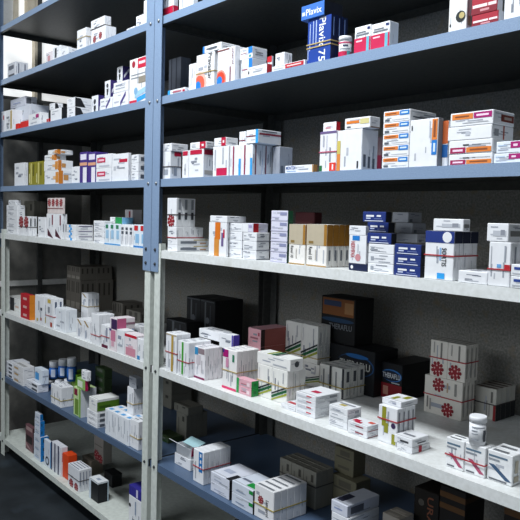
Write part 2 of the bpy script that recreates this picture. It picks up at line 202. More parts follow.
'dimbeige':('78745f',0,[('F',0.1,0.6,0.9,0.66,'56534a'),('F',0.2,0.2,0.8,0.3,'605c50'),('F',0.3,0.7,0.8,0.9,'605c50')]),
'silver':('d0d4e0',0,[('T',0.1,0.1,0.5,0.5,'3a3c50'),('F',0.2,0.4,0.7,0.5,'8a98c0'),('R',0.1,0.2,0.5,0.8,'60646e')]),
'palebrown':('a8a094',1,[('T',0.2,0.1,0.8,0.5,'c8c0b4')]),
'urac':('201c18',0,[('t','F',0.55,0.35,0.8,0.92,'7a4a36','URAC',1),('disc','F',0.3,0.8,0.12,'54504a')]),
'brownstripe':('1e1a16',0,[('F',0.0,0.86,1,0.93,'5a3e22'),('F',0,0.72,1,0.79,'5a3e22'),('R',0.0,0.86,1,0.93,'4a341e')]),
'darktextw':('dcdee4',0,[('F',0.15,0.15,0.85,0.4,'4a4e56'),('F',0.15,0.65,0.8,0.85,'6a6e78'),('R',0.4,0.2,0.6,0.9,'6a7080')]),
'pinkish':('ded6da',0,[('F',0.3,0.3,0.7,0.7,'c08a90')]),
'darkmark':('e4e6ea',0,[('F',0.3,0.3,0.55,0.9,'30343c')]),
'twoflowers':('e4e6ea',0,[('fl','F',0.26,0.4,0.24),('fl','F',0.68,0.5,0.24)]),
'goldedge':('e4e6ea',0,[('F',0.75,0.1,1,0.95,'b8a068'),('F',0.2,0.3,0.6,0.4,'8a8e96'),('F',0.2,0.6,0.6,0.7,'8a8e96')]),
'chevron':('d4dae4',0,[('dg','F',0.1,0.5,0.55,0.56,0.16,'7a8698'),('F',0.3,0.1,0.35,0.4,'9aa6b8'),('R',0.1,0.2,0.6,0.26,'9aa6b8'),('R',0.3,0.5,0.9,0.56,'9aa6b8')]),
'redplain':('d82a24',0,[]),
'magcorner':('e4e6ea',0,[('F',0.62,0.6,0.86,0.9,'a3186e'),('F',0.2,0.2,0.7,0.3,'b8bcc4')]),
'redrightend':('e4e6ea',0,[('R',0,0,1,1,'b3202c'),('F',0.75,0.2,1,0.9,'c84a4a')]),
'blackright':('e4e6ea',0,[('R',0,0,1,1,'1e2024')]),
'blackdiag':('e4e6ea',0,[('tri','R','1e2024')]),
'figure':('e4e6ea',0,[('F',0.4,0.12,0.62,0.3,'26282e'),('F',0.35,0.3,0.68,0.5,'26282e'),('disc','F',0.5,0.7,0.18,'3a3c44'),('R',0,0,1,1,'3c3270'),('dg','R',0.2,0.2,0.9,0.4,0.5,'d8dae4')]),
'purplediag':('e4e6ea',0,[('dg','F',0.5,0.0,0.85,0.3,0.7,'43357c'),('F',0.1,0.3,0.4,0.4,'b0b4c4')]),
'greytext':('e4e6ea',0,[('F',0.15,0.6,0.6,0.75,'8a92a4'),('F',0.15,0.3,0.8,0.4,'a8aeb8')]),
'babybox':('e6e6e6',0,[('F',0.44,0.76,0.9,0.98,'c41c3e'),('F',0.5,0.85,0.84,0.91,'eed0d6'),('disc','F',0.22,0.88,0.09,'a01c34'),('F',0.1,0.62,0.85,0.645,'888e96'),('F',0.1,0.55,0.55,0.575,'888e96'),('F',0.5,0.42,0.94,0.57,'8a8478'),('dg','F',0.3,0.1,1,0.22,0.12,'9ac4e4'),('dg','F',0.4,0.0,1,0.1,0.08,'2f9be0'),('disc','F',0.36,0.26,0.1,'7aa8cc'),('F',0.02,0.0,0.42,0.06,'c41c3e')]),
'olivecarton':('8a8428',0,[('F',0.3,0.05,0.5,0.95,'c4bc74'),('F',0.1,0.1,0.2,0.5,'d0cc9c'),('F',0.62,0.4,0.8,0.9,'5e5a20')]),
'orangeblot':('e4e6ea',0,[('F',0.8,0.1,1,0.9,'cf8a3e'),('F',0.62,0.35,0.8,0.6,'dcb080'),('R',0,0,0.22,1,'c8792c'),('R',0.25,0.3,0.5,0.7,'c08a50')]),
'purplepeach':('43307e',0,[('F',0.1,0.75,0.9,0.93,'e0dcec'),('F',0,0.56,1,0.66,'d8a080'),('dg','F',0.45,0.0,0.95,0.5,0.0,'e4e2ea')]),
'redpill':('e4e6ea',0,[('F',0.08,0.4,0.62,0.75,'c01d4c'),('F',0.16,0.5,0.54,0.64,'ecc4d0'),('F',0.2,0.1,0.9,0.2,'b8bcc8')]),
'redtopbar':('e4e6ea',0,[('F',0.45,0.68,0.95,0.8,'b81a3c'),('F',0.4,0.45,0.8,0.5,'8a8e96'),('F',0.1,0.4,0.25,0.55,'b8bcc4')]),
'darkrighttext':('e4e6ea',1,[('R',0.2,0.25,0.9,0.7,'50545e')]),
'redflower2':('e4e6ea',0,[('fl','F',0.45,0.7,0.5),('R',0.3,0.5,0.6,0.9,'40444c')]),
'maroondiag':('e4e6ea',0,[('dg','F',0.15,0.1,0.9,0.4,-0.5,'4a2030'),('F',0.7,0.55,0.85,0.95,'7c3040'),('R',0.3,0.3,0.7,0.6,'8a8e96')]),
'fourred':('d8ccca',0,[('fl','F',0.5,0.7,0.45),('F',0.0,0.3,1,0.36,'8a5a5a')]),
'bluezig':('e4e6ea',0,[('F',0.3,0.5,0.5,1,'2f9be0'),('F',0.45,0,0.65,0.5,'2f9be0'),('R',0.2,0.7,0.95,0.85,'5a5478'),('R',0.3,0.2,0.7,0.35,'a8acb8')]),
'bluewash':('d8e4ee',0,[('F',0.2,0.78,0.7,0.96,'2f7a58'),('F',0.3,0.3,0.8,0.7,'9ac0dc'),('F',0,0,1,0.06,'2f8ac8')]),
'darkwin':('e4e6ea',0,[('F',0.2,0.58,0.75,0.72,'4c525e'),('F',0.2,0.78,0.75,0.9,'4c525e'),('F',0.2,0.1,0.4,0.5,'c4c8d0')]),
'bluewashred':('d8e4ee',0,[('F',0.1,0.74,0.7,0.96,'c42a30'),('F',0.3,0.2,0.9,0.6,'8ab8dc'),('F',0,0,1,0.08,'2f7ac0')]),
'greenblue':('e4e6ea',0,[('F',0.45,0.0,1,1,'1f8a4a'),('R',0,0,1,1,'7ab4dc')]),
'redstripesm':('d0ccd0',0,[('F',0.55,0.05,0.75,0.95,'8a2a3c')]),
'blackband':('dcdcda',0,[('F',0.32,0,0.62,1,'2e3036'),('F',0.02,0.3,0.2,0.4,'c09080'),('F',0.7,0.3,0.95,0.45,'d0b0a0')]),
'redorange':('b8202c',0,[('R',0,0,1,1,'d8842a'),('F',0.3,0.3,0.7,0.6,'d8a8a4')]),
'dotwhite':('e4e6ea',1,[('F',0.2,0.1,0.35,0.2,'c0a850'),('F',0.6,0.15,0.75,0.25,'a04a3c'),('F',0.6,0.5,0.8,0.6,'4c525e'),('R',0.2,0.1,0.4,0.3,'c0b070')]),
'dotwhite2':('e4e6ea',0,[('F',0.2,0.82,0.6,0.95,'c0a850'),('F',0.55,0.05,0.8,0.2,'a8402c'),('F',0.25,0.5,0.5,0.7,'8a8e96'),('R',0.2,0.7,0.6,0.9,'505a70')]),
'plastic':('dfe4ea',0,[('F',0.6,0.1,0.64,0.9,'c0c8d4'),('R',0.3,0.1,0.34,0.9,'c0c8d4')]),
'browncorner':('e4e6ea',0,[('dgd','F',0.05,0.98,0.6,0.7,'9a8048'),('F',0.3,0.1,0.5,0.5,'a8b0c0'),('R',0.25,0.1,0.5,0.6,'a0a8b8')]),
'purplefoot':('e4e6ea',0,[('F',0.1,0.0,0.9,0.14,'5c1838'),('F',0.65,0.3,0.85,0.9,'8a8ea0')]),
'pinksplash':('e6dce0',0,[('F',0.2,0.45,0.9,0.95,'c47a94'),('F',0.3,0.2,0.7,0.45,'d8a8b8'),('F',0.0,0.9,0.3,1,'3d2a78')]),
'purplepink':('e0d8dc',0,[('F',0.2,0.0,1,0.9,'3a2450'),('R',0,0,0.5,1,'b85a80'),('R',0.5,0.4,1,0.6,'8a6a78')]),
'redcap':('e4dce0',0,[('F',0.0,0.86,1,0.98,'c01d34'),('F',0.1,0.05,0.9,0.4,'cc8a9c'),('F',0.3,0.4,0.7,0.5,'d8b0bc')]),
'bluefoot':('e4e6ea',1,[('F',0.0,0.02,0.3,0.2,'3a8ac0')]),
'whitebluedot':('e4e6ea',1,[('disc','F',0.3,0.7,0.14,'2f7ac8')]),
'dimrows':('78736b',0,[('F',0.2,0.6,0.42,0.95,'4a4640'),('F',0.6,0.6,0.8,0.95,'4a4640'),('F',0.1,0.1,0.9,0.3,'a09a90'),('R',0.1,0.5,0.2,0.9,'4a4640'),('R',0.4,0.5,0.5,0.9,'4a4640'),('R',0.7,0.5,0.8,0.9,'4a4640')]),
'endmark':('dcdfe6',0,[('F',0.5,0.25,0.95,0.75,'4c5058'),('T',0.2,0.3,0.8,0.4,'b0b4bc')]),
'goldtext':('dcdde0',0,[('F',0.15,0.3,0.55,0.6,'b89a70'),('T',0.1,0.2,0.9,0.5,'a8a8a8')]),
'bluetinge':('d8e2ee',0,[('F',0.1,0.2,0.6,0.7,'4a9ad8'),('R',0.1,0.5,0.9,0.6,'a0a8b8')]),
'greenmar':('c0d89a',0,[('F',0.1,0.72,0.55,0.95,'7c1838'),('F',0.2,0.05,0.7,0.6,'6a8a3a'),('F',0.78,0,1,1,'7aa850'),('R',0,0,1,1,'d4d8dc')]),
'greenmag':('8cb868',0,[('F',0.1,0.2,0.7,0.8,'d8e4d0'),('R',0,0,0.6,1,'a81850'),('R',0.6,0,1,1,'3a2a20')]),
'leafgreen':('7cb82a',0,[('F',0.2,0.4,0.8,0.7,'b4d468')]),
'barcoded':('e4e6ea',0,[('R',0.3,0.2,0.85,0.75,'5c6068'),('F',0.2,0.4,0.8,0.5,'b0b4bc')]),
'greenlong':('e2e4e2',0,[('R',0,0.1,1,0.8,'557c24'),('R',0.1,0.3,0.6,0.5,'3a5c1c')]),
'bluetri':('e0e4ea',0,[('dgd','F',0.0,0.28,1,0.28,'2f88cc'),('F',0.3,0.4,0.4,0.9,'a8b0bc'),('T',0.3,0.2,0.8,0.6,'5aa0d8')]),
'maroonpic':('6a4a50',0,[('F',0.1,0.3,0.9,0.6,'2a2024'),('dg','F',0.05,0.15,0.95,0.3,-0.3,'a07c80'),('F',0.1,0.8,0.9,0.95,'a88c8c'),('R',0,0,1,1,'3a2428')]),
'bluetower':('d0d8e4',0,[('F',0.2,0.3,0.8,0.4,'90a8c8'),('R',0,0,1,1,'1c78c0'),('R',0.3,0.3,0.5,0.7,'1a3a50')]),
'bluecircle':('d4dce8',0,[('disc','F',0.55,0.22,0.3,'22283a'),('disc','F',0.55,0.22,0.18,'c8d4e4'),('R',0,0,1,1,'5a9ac8')]),
'navyedge':('dcdee6',0,[('F',0,0,0.34,1,'1e2450'),('R',0.1,0.5,0.9,0.8,'c08a90')]),
'orangecarton':('d8481c',0,[('R',0.1,0.1,0.8,0.4,'b83812')]),
'redfoot':('e0e2e8',0,[('fl','F',0.3,0.16,0.24),('fl','F',0.75,0.14,0.22),('R',0.2,0.3,0.5,0.9,'8a92a4'),('T',0.1,0.2,0.9,0.5,'6a7080')]),
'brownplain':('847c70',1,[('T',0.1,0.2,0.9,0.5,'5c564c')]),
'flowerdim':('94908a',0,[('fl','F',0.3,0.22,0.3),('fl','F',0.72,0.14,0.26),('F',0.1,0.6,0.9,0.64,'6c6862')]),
'blackcase':('14171c',0,[('F',0,0,0.22,1,'c8d4e0'),('F',0,0.92,1,1,'d4dce4'),('T',0,0,1,1,'e2e6ea'),('T',0.4,0.3,0.7,0.6,'9aa4b8'),('R',0.88,0,1,1,'a8b8c4'),('R',0,0.94,1,1,'d4dce4')]),
'blackplain':('14171b',0,[]),
'whitebits':('e4e6ea',0,[('disc','F',0.1,0.7,0.08,'2e3036'),('F',0.3,0.3,0.9,0.34,'6a6e78'),('F',0.5,0.5,0.6,0.9,'8a9ab0')]),
'purpleplain':('34308a',0,[('F',0.6,0.1,0.75,0.9,'c8c4e0')]),
'strap':('e4e6ea',0,[('R',0.35,-0.0,0.52,1,'a82038'),('T',0.94,0.35,1,0.52,'a82038'),('F',0.3,0.4,0.5,0.6,'b8bcc4')]),
}
# ---------------------------------------------------------------- a printed carton
class Printer:
    """prints quads, discs, stripes and lettering on the faces of a w x d x h carton whose corner stands at the origin"""
    def __init__(s, w, d, h):
        s.w, s.d, s.h = w, d, h; s.bm = bmesh.new(); s.cols = []; s.off = .00028
    def slot(s, c):
        if c not in s.cols: s.cols.append(c)
        return s.cols.index(c)
    def dims(s, f): return {'F': (s.w, s.h), 'R': (s.d, s.h), 'T': (s.w, s.d)}[f]
    def pt(s, f, u, v):
        o = s.off
        if f == 'F': return (u*s.w, -o, v*s.h)
        if f == 'R': return (s.w+o, u*s.d, v*s.h)
        return (u*s.w, v*s.d, s.h+o)
    def poly(s, f, pts, c):
        pts = [(min(1, max(0, u)), min(1, max(0, v))) for u, v in pts]
        q = s.bm.faces.new([s.bm.verts.new(s.pt(f, u, v)) for u, v in pts]); q.material_index = s.slot(c)
    def ell(s, f, u, v, ru, rv, c, n=18):
        s.poly(f, [(u+ru*math.cos(2*math.pi*i/n), v+rv*math.sin(2*math.pi*i/n)) for i in range(n)], c)
    def disc(s, f, u, v, r, c, n=14):
        a, b = s.dims(f); m = min(a, b); s.ell(f, u, v, r*m/a, r*m/b, c, n)
    def op(s, o):
        s.off += .00006
        k = o[0]
        if k in 'FRT' and len(k) == 1:
            _, a, b, c, d, col = o; s.poly(k, [(a, b), (c, b), (c, d), (a, d)], col)
        elif k == 'disc': s.disc(*o[1:])
        elif k == 'oval': s.ell(*o[1:])
        elif k == 'fl':
            _, f, u, v, r = o; a, b = s.dims(f); m = min(a, b)
            for i in range(9):
                t = 2*math.pi*i/9; s.disc(f, u+r*.74*m/a*math.cos(t), v+r*.74*m/b*math.sin(t), r*.24, ('7a1a24', '8c2430')[i % 2], 6)
            s.off += .00006; s.disc(f, u, v, r*.66, '8e1f2a', 10); s.off += .00006
            for i in range(5):
                t = 2*math.pi*i/5+.5; s.disc(f, u+r*.42*m/a*math.cos(t), v+r*.42*m/b*math.sin(t), r*.12, 'd0b0ae', 6)
        elif k == 'dg':
            _, f, a, b, c, d, sl, col = o; s.poly(f, [(a, b), (c, b+sl), (c, d+sl), (a, d)], col)
        elif k == 'dgd':
            _, f, a, b, c, d, col = o; s.poly(f, [(a, b), (c, d), (c+.24, d), (a+.24, b)], col)
        elif k == 'tri':
            s.poly(o[1], [(0, 0), (.55, 0), (.3, .9), (0, .97)], o[2])
        elif k == 't':
            _, f, a, b, c, d, col, st, vert = o; vs, fs = text_mesh(st); mi = s.slot(col)
            bv = [s.bm.verts.new(s.pt(f, *((a+y*(c-a), d-x*(d-b)) if vert else (a+x*(c-a), b+y*(d-b))))) for x, y in vs]
            for q in fs:
                try: s.bm.faces.new([bv[i] for i in q]).material_index = mi
                except ValueError: pass
CART = {}
def carton_mesh(des, w, d, h, var):
    key = (des, round(w, 3), round(d, 3), round(h, 3), var)
    if key in CART: return CART[key]
    base, lines, ops = DESIGNS[des]; p = Printer(w, d, h); p.slot(base)
    cuboid(p.bm, (0, 0, 0), (w, d, h), min(.0011, w*.06, d*.06, h*.06))
    rnd = random.Random(hash_key(key))
    ink = ['b2b6bf', '9da2ad', '888d98', '747a86']
    pale = sum(lin(base)[:3]) > 1.2
    if pale:
        for f in 'FR':
            a, b = p.dims(f)
            for i in range((5 if f == 'F' else 4) if lines else 3):
                p.off += .00004; c = rnd.choice(ink if lines else ink[:2])
                if b > a*1.15:
                    u = rnd.uniform(.08, .84); t = rnd.uniform(.03, .09); v = rnd.uniform(.06, .5); q = rnd.uniform(.12, .42)
                    p.poly(f, [(u, v), (u+t, v), (u+t, v+q), (u, v+q)], c)
                else:
                    v = rnd.uniform(.12, .8); u = rnd.uniform(.05, .5); q = rnd.uniform(.15, .45); t = rnd.uniform(.05, .11)
                    p.poly(f, [(u, v), (u+q, v), (u+q, v+t), (u, v+t)], c)
        if lines:
            for v in (.25, .55):
                p.off += .00004; u = rnd.uniform(.08, .3); q = rnd.uniform(.3, .6); p.poly('T', [(u, v), (u+q, v), (u+q, v+.13), (u, v+.13)], rnd.choice(ink))
    # the tuck seam round the closing panel
    if min(w, d) > .02: p.off += .00004; p.poly('T', [(.03, .05), (.97, .05), (.97, .075), (.03, .075)], 'a8abb0' if pale else base)
    for o in ops: p.op(o)
    me = bpy.data.meshes.new('carton'); p.bm.to_mesh(me); p.bm.free()
    for c in p.cols: me.materials.append(card(c))
    CART[key] = me; return me
def hash_key(k):
    n = 7
    for ch in repr(k): n = (n*131+ord(ch)) % 1000003
    return n
# kind, label, group, category, design, x, y, z, width, depth, height   (metres; z on its shelf or on the carton beneath)
CARTONS = [
["slim_medicine_box","white carton with crimson foot and navy line beside blue post","","medicine box","crimfoot",-0.6454,0.02,1.7996,0.0582,0.0182,0.1972,""],
["slim_medicine_box","white carton high up, right of the crimson footed carton","","medicine box","white",-0.5534,0.02,1.7996,0.0757,0.0179,0.1575,""],
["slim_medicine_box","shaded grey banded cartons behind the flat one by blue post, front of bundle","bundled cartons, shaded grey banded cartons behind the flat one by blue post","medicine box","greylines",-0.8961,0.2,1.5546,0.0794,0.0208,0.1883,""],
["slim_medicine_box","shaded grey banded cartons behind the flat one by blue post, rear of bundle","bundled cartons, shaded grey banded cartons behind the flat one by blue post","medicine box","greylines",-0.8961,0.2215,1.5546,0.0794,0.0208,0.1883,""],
["flat_medicine_box","small flat white carton with red writing and blue end","","medicine box","redtext_blueend",-0.5887,0.008,1.5546,0.0949,0.0287,0.0142,""],
["slim_medicine_box","slim white carton left of the flower printed cartons","","medicine box","whitetall",-0.4928,0.02,1.5546,0.037,0.05,0.0815,""],
["medicine_box","carton with red and blue flower, nearer the blue post","","medicine box","prav",-0.4416,0.012,1.5546,0.0875,0.06,0.0975,"R"],
["slim_medicine_box","carton with red and blue flower, half hidden by its neighbour","","medicine box","prav2",-0.3372,0.012,1.5546,0.0536,0.06,0.0972,"R"],
["slim_medicine_box","narrow white carton with maroon upright writing between flower and blue cornered ones","","medicine box","maroonv",-0.284,0.014,1.5546,0.0242,0.06,0.0967,""],
["flat_medicine_box","flat white carton with blue end lying on flower printed cartons","","medicine box","flatblue",-0.4094,0.012,1.6527,0.0873,0.0672,0.0197,""],
["medicine_box","white carton with bright blue corner","","medicine box","bluecorner",-0.2512,0.03,1.5546,0.048,0.0491,0.0578,""],
["flat_medicine_box","white carton with bright blue corner lying on its twin","","medicine box","bluecorner",-0.2588,0.03,1.613,0.0546,0.0516,0.0301,""],
["flat_medicine_box","long flat white carton with red end","","medicine box","redendR",-0.192,0.004,1.5546,0.0797,0.0168,0.0248,""],
["slim_medicine_box","little red topped white carton behind the flat red ended one","","medicine box","redtop",-0.1528,0.04,1.5546,0.0182,0.0052,0.0531,""],
["flat_medicine_box","long flat carton with red name panel next to royal blue cartons","","medicine box","redpanel",-0.0932,0.006,1.5546,0.12,0.05,0.0129,""],
["medicine_box","small plain white carton standing on flat red panelled carton","","medicine box","white",-0.0983,0.02,1.5681,0.0344,0.0272,0.0349,""],
["medicine_box","royal blue carton with white upright name, front of bundle","bundled cartons, royal blue carton with white upright name","medicine box","plavix",0.0278,0.012,1.5546,0.0775,0.0175,0.1049,""],
["medicine_box","royal blue carton with white upright name, middle of bundle","bundled cartons, royal blue carton with white upright name","medicine box","plavix",0.0278,0.0302,1.5546,0.0775,0.0175,0.1049,""],
["medicine_box","royal blue carton with white upright name, rear of bundle","bundled cartons, royal blue carton with white upright name","medicine box","plavix",0.0278,0.0483,1.5546,0.0775,0.0175,0.1049,""],
["flat_medicine_box","light blue flat carton lying on top of royal blue cartons","","medicine box","plavtop",0.0092,0.006,1.6601,0.0777,0.0603,0.0339,""],
["medicine_box","white and crimson carton beside the small jar","","medicine box","crim",0.1769,0.015,1.5546,0.0468,0.06,0.0595,"R"],
["medicine_box","white and crimson carton farther from the small jar","","medicine box","crim",0.228,0.012,1.5546,0.0509,0.0298,0.0555,"R"],
["slim_medicine_box","tall white carton with round black and gold emblem","","medicine box","emblem",0.4267,0.01,1.5546,0.0401,0.0167,0.0903,""],
["flat_medicine_box","dark red carton beneath its twin, beside the emblem carton","","medicine box","redflat",0.48,0.008,1.5546,0.0549,0.0169,0.0221,""],
["medicine_box","dark red carton stacked on its twin, beside the emblem carton","","medicine box","redflat",0.4781,0.008,1.5773,0.0535,0.0169,0.0347,""],
["medicine_box","white carton at the photo edge beside dark red cartons","","medicine box","white",0.5458,0.008,1.5546,0.0432,0.0276,0.058,"R"],
["slim_medicine_box","white carton with crimson bar nearest the blue post","","medicine box","crimsonside",-0.6192,0.012,1.2986,0.0441,0.0405,0.0849,""],
["slim_medicine_box","narrow white carton with crimson bar between its wider mates","","medicine box","crimsonbar",-0.5104,0.014,1.2986,0.0327,0.05,0.0822,""],
["medicine_box","wide white carton with crimson bar beside the leaning ones","","medicine box","crimsonbar",-0.469,0.01,1.2986,0.0754,0.0411,0.0825,""],
["flat_medicine_box","flat white carton lying on crimson barred carton by blue post","","medicine box","white",-0.619,0.012,1.3841,0.0497,0.061,0.0244,""],
["flat_medicine_box","flat white carton with red square, on widest crimson barred carton","","medicine box","redsquare",-0.4639,0.01,1.3817,0.0823,0.0283,0.0197,""],
["medicine_box","white carton with crimson label near its foot","","medicine box","crimlow",-0.3493,0.012,1.2986,0.0733,0.05,0.0843,"R"],
["flat_medicine_box","flat white carton with red square, above the crimson foot label","","medicine box","redsquare",-0.3452,0.012,1.3835,0.0567,0.0422,0.0231,""],
["slim_medicine_box","white carton with maroon and blue upright lines, left front of bundle","bundled cartons, white carton with maroon and blue upright lines","medicine box","maroonline",-0.2638,0.008,1.2986,0.0488,0.0345,0.0815,""],
["slim_medicine_box","white carton with maroon and blue upright lines, right front of bundle","bundled cartons, white carton with maroon and blue upright lines","medicine box","maroonline",-0.2143,0.008,1.2986,0.0488,0.0345,0.0815,""],
["slim_medicine_box","white carton with maroon and blue upright lines, left rear of bundle","bundled cartons, white carton with maroon and blue upright lines","medicine box","maroonline",-0.2638,0.0432,1.2986,0.0488,0.0345,0.0815,""],
["slim_medicine_box","white carton with maroon and blue upright lines, right rear of bundle","bundled cartons, white carton with maroon and blue upright lines","medicine box","maroonline",-0.2143,0.0432,1.2986,0.0488,0.0345,0.0815,""],
["medicine_box","flat white carton with blue end stripe on maroon lined cartons","","medicine box","maroonflat",-0.1917,0.006,1.3807,0.0501,0.0799,0.0356,""],
["medicine_box","small flat white carton beside the blue striped one on top","","medicine box","maroonflat2",-0.24,0.02,1.3807,0.028,0.05,0.0368,""],
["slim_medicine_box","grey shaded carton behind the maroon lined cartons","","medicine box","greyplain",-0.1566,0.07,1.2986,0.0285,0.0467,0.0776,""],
["flat_medicine_box","flat white carton with blue lettering and ochre end","","medicine box","bluelogo",-0.0395,0.012,1.2986,0.1001,0.0134,0.0185,""],
["slim_medicine_box","tall white carton with purple cap and red square","","medicine box","purplecap",0.0729,0.02,1.2986,0.0542,0.07,0.0947,"R"],
["medicine_box","large white carton with orange and yellow edge strip","","medicine box","yellowleft",0.1399,0.01,1.2986,0.0746,0.0537,0.0908,""],
["flat_medicine_box","small crumpled white carton with red side, on purple capped carton","","medicine box","redside",0.0719,0.03,1.3939,0.0427,0.0135,0.0217,""],
["flat_medicine_box","flat white carton with orange lettering and yellow patch","","medicine box","orangetext",0.1605,0.01,1.39,0.0755,0.0332,0.0246,""],
["slim_medicine_box","dark maroon footed carton in shade by the stack of five","","medicine box","maroondark",0.1471,0.13,1.2986,0.0232,0.05,0.088,""],
["flat_medicine_box","white carton with orange and blue bars, bottom of stack","stacked cartons, white carton with orange and blue bars","medicine box","pantop",0.2745,0.008,1.2986,0.0703,0.0887,0.0237,""],
["flat_medicine_box","white carton with orange and blue bars, fourth from top of stack","stacked cartons, white carton with orange and blue bars","medicine box","pantop",0.2745,0.008,1.3227,0.0703,0.0887,0.0237,""],
["flat_medicine_box","white carton with orange and blue bars, third from top of stack","stacked cartons, white carton with orange and blue bars","medicine box","pantop",0.2745,0.008,1.3468,0.0703,0.0887,0.0237,""],
["flat_medicine_box","white carton with orange and blue bars, second from top of stack","stacked cartons, white carton with orange and blue bars","medicine box","pantop",0.2745,0.008,1.3709,0.0703,0.0887,0.0237,""],
["flat_medicine_box","white carton with orange and blue bars, top of stack","stacked cartons, white carton with orange and blue bars","medicine box","pantop",0.2745,0.008,1.395,0.0703,0.0887,0.0237,""],
["medicine_box","big white upright carton with orange and blue edge","","medicine box","panright",0.3479,0.006,1.2986,0.0683,0.0149,0.0954,""],
["slim_medicine_box","slim carton with orange and blue edge behind the big upright","","medicine box","panedge",0.418,0.02,1.2986,0.0129,0.06,0.0897,""],
["flat_medicine_box","wide white carton with magenta and orange bars at its foot","","medicine box","panbottom",0.4426,0.008,1.2986,0.094,0.084,0.0207,"R"],
["flat_medicine_box","wide carton with magenta bar, second from bottom of its stack","","medicine box","panbottom",0.4415,0.008,1.3199,0.094,0.0803,0.0255,"R"],
["flat_medicine_box","wide blank white carton between orange and magenta barred ones","","medicine box","whiteblank",0.4379,0.008,1.346,0.0952,0.0748,0.0257,""],
["flat_medicine_box","wide white carton with orange and magenta bars topping its stack","","medicine box","pantop2",0.4422,0.008,1.3723,0.0925,0.073,0.0259,""],
["flat_medicine_box","pale flat carton with magenta end under its twin","","medicine box","magend",0.5397,0.008,1.2986,0.071,0.09,0.0175,"R"],
["flat_medicine_box","pale flat carton with magenta end upon its twin","","medicine box","magend",0.5438,0.008,1.3167,0.0678,0.09,0.021,"R"],
["flat_medicine_box","white flat carton under the red flower bundle, bottom of stack","stacked cartons, white flat carton under the red flower bundle","medicine box","greylinesw",-0.587,0.015,1.0746,0.0549,0.1208,0.0195,""],
["flat_medicine_box","white flat carton under the red flower bundle, top of stack","stacked cartons, white flat carton under the red flower bundle","medicine box","greylinesw",-0.587,0.015,1.0945,0.0549,0.1208,0.0195,""],
["medicine_box","white slim carton in the middle tier below red flower cartons, front of bundle","bundled cartons, white slim carton in the middle tier below red flower cartons","medicine box","slices",-0.5884,0.015,1.1146,0.0492,0.0248,0.0355,""],
["medicine_box","white slim carton in the middle tier below red flower cartons, second from front of bundle","bundled cartons, white slim carton in the middle tier below red flower cartons","medicine box","slices",-0.5884,0.0405,1.1146,0.0492,0.0248,0.0355,""],
["medicine_box","white slim carton in the middle tier below red flower cartons, third from front of bundle","bundled cartons, white slim carton in the middle tier below red flower cartons","medicine box","slices",-0.5884,0.066,1.1146,0.0492,0.0248,0.0355,""],
["medicine_box","white slim carton in the middle tier below red flower cartons, rear of bundle","bundled cartons, white slim carton in the middle tier below red flower cartons","medicine box","slices",-0.5884,0.0915,1.1146,0.0492,0.0248,0.0355,""],
["slim_medicine_box","white slim carton with red flower beside the blue post, front of bundle","bundled cartons, white slim carton with red flower beside the blue post","medicine box","flowerslice",-0.5925,0.015,1.1506,0.0521,0.0231,0.0886,""],
["slim_medicine_box","white slim carton with red flower beside the blue post, middle of bundle","bundled cartons, white slim carton with red flower beside the blue post","medicine box","flowerslice",-0.5925,0.0388,1.1506,0.0521,0.0231,0.0886,""],
["slim_medicine_box","white slim carton with red flower beside the blue post, rear of bundle","bundled cartons, white slim carton with red flower beside the blue post","medicine box","flowerslice",-0.5925,0.0625,1.1506,0.0521,0.0231,0.0886,""],
["medicine_box","white carton with tall orange stripe","","medicine box","orangestripe",-0.3606,0.012,1.0746,0.0841,0.007,0.095,""],
["flat_medicine_box","flat white carton lying on the orange striped one","","medicine box","white",-0.3567,0.012,1.1702,0.0812,0.0675,0.0181,""],
["flat_medicine_box","plain white flat carton stacked right of the orange stripe, bottom of stack","stacked cartons, plain white flat carton stacked right of the orange stripe","medicine box","plainlines",-0.2868,0.025,1.0746,0.0638,0.08,0.0232,""],
["flat_medicine_box","plain white flat carton stacked right of the orange stripe, third from top of stack","stacked cartons, plain white flat carton stacked right of the orange stripe","medicine box","plainlines",-0.2868,0.025,1.0982,0.0638,0.08,0.0232,""],
["flat_medicine_box","plain white flat carton stacked right of the orange stripe, second from top of stack","stacked cartons, plain white flat carton stacked right of the orange stripe","medicine box","plainlines",-0.2868,0.025,1.1219,0.0638,0.08,0.0232,""],
["flat_medicine_box","plain white flat carton stacked right of the orange stripe, top of stack","stacked cartons, plain white flat carton stacked right of the orange stripe","medicine box","plainlines",-0.2868,0.025,1.1455,0.0638,0.08,0.0232,""],
["flat_medicine_box","plain white carton with shaded side, stack left of lavender stack, bottom of stack","stacked cartons, plain white carton with shaded side, stack left of lavender stack","medicine box","plainlines",-0.2021,0.012,1.0746,0.0576,0.0452,0.0237,""],
["flat_medicine_box","plain white carton with shaded side, stack left of lavender stack, middle of stack","stacked cartons, plain white carton with shaded side, stack left of lavender stack","medicine box","plainlines",-0.2021,0.012,1.0987,0.0576,0.0452,0.0237,""],
["flat_medicine_box","plain white carton with shaded side, stack left of lavender stack, top of stack","stacked cartons, plain white carton with shaded side, stack left of lavender stack","medicine box","plainlines",-0.2021,0.012,1.1228,0.0576,0.0452,0.0237,""],
["flat_medicine_box","lavender flat carton with red end topping a plain stack","","medicine box","lavred",-0.205,0.012,1.1471,0.045,0.0522,0.0236,""],
["flat_medicine_box","pale lavender carton with dark green side, bottom of stack","stacked cartons, pale lavender carton with dark green side","medicine box","lavender",-0.0877,0.012,1.0746,0.0635,0.0169,0.0259,""],
["flat_medicine_box","pale lavender carton with dark green side, fourth from top of stack","stacked cartons, pale lavender carton with dark green side","medicine box","lavender",-0.0877,0.012,1.1009,0.0635,0.0169,0.0259,""],
["flat_medicine_box","pale lavender carton with dark green side, third from top of stack","stacked cartons, pale lavender carton with dark green side","medicine box","lavender",-0.0877,0.012,1.1272,0.0635,0.0169,0.0259,""],
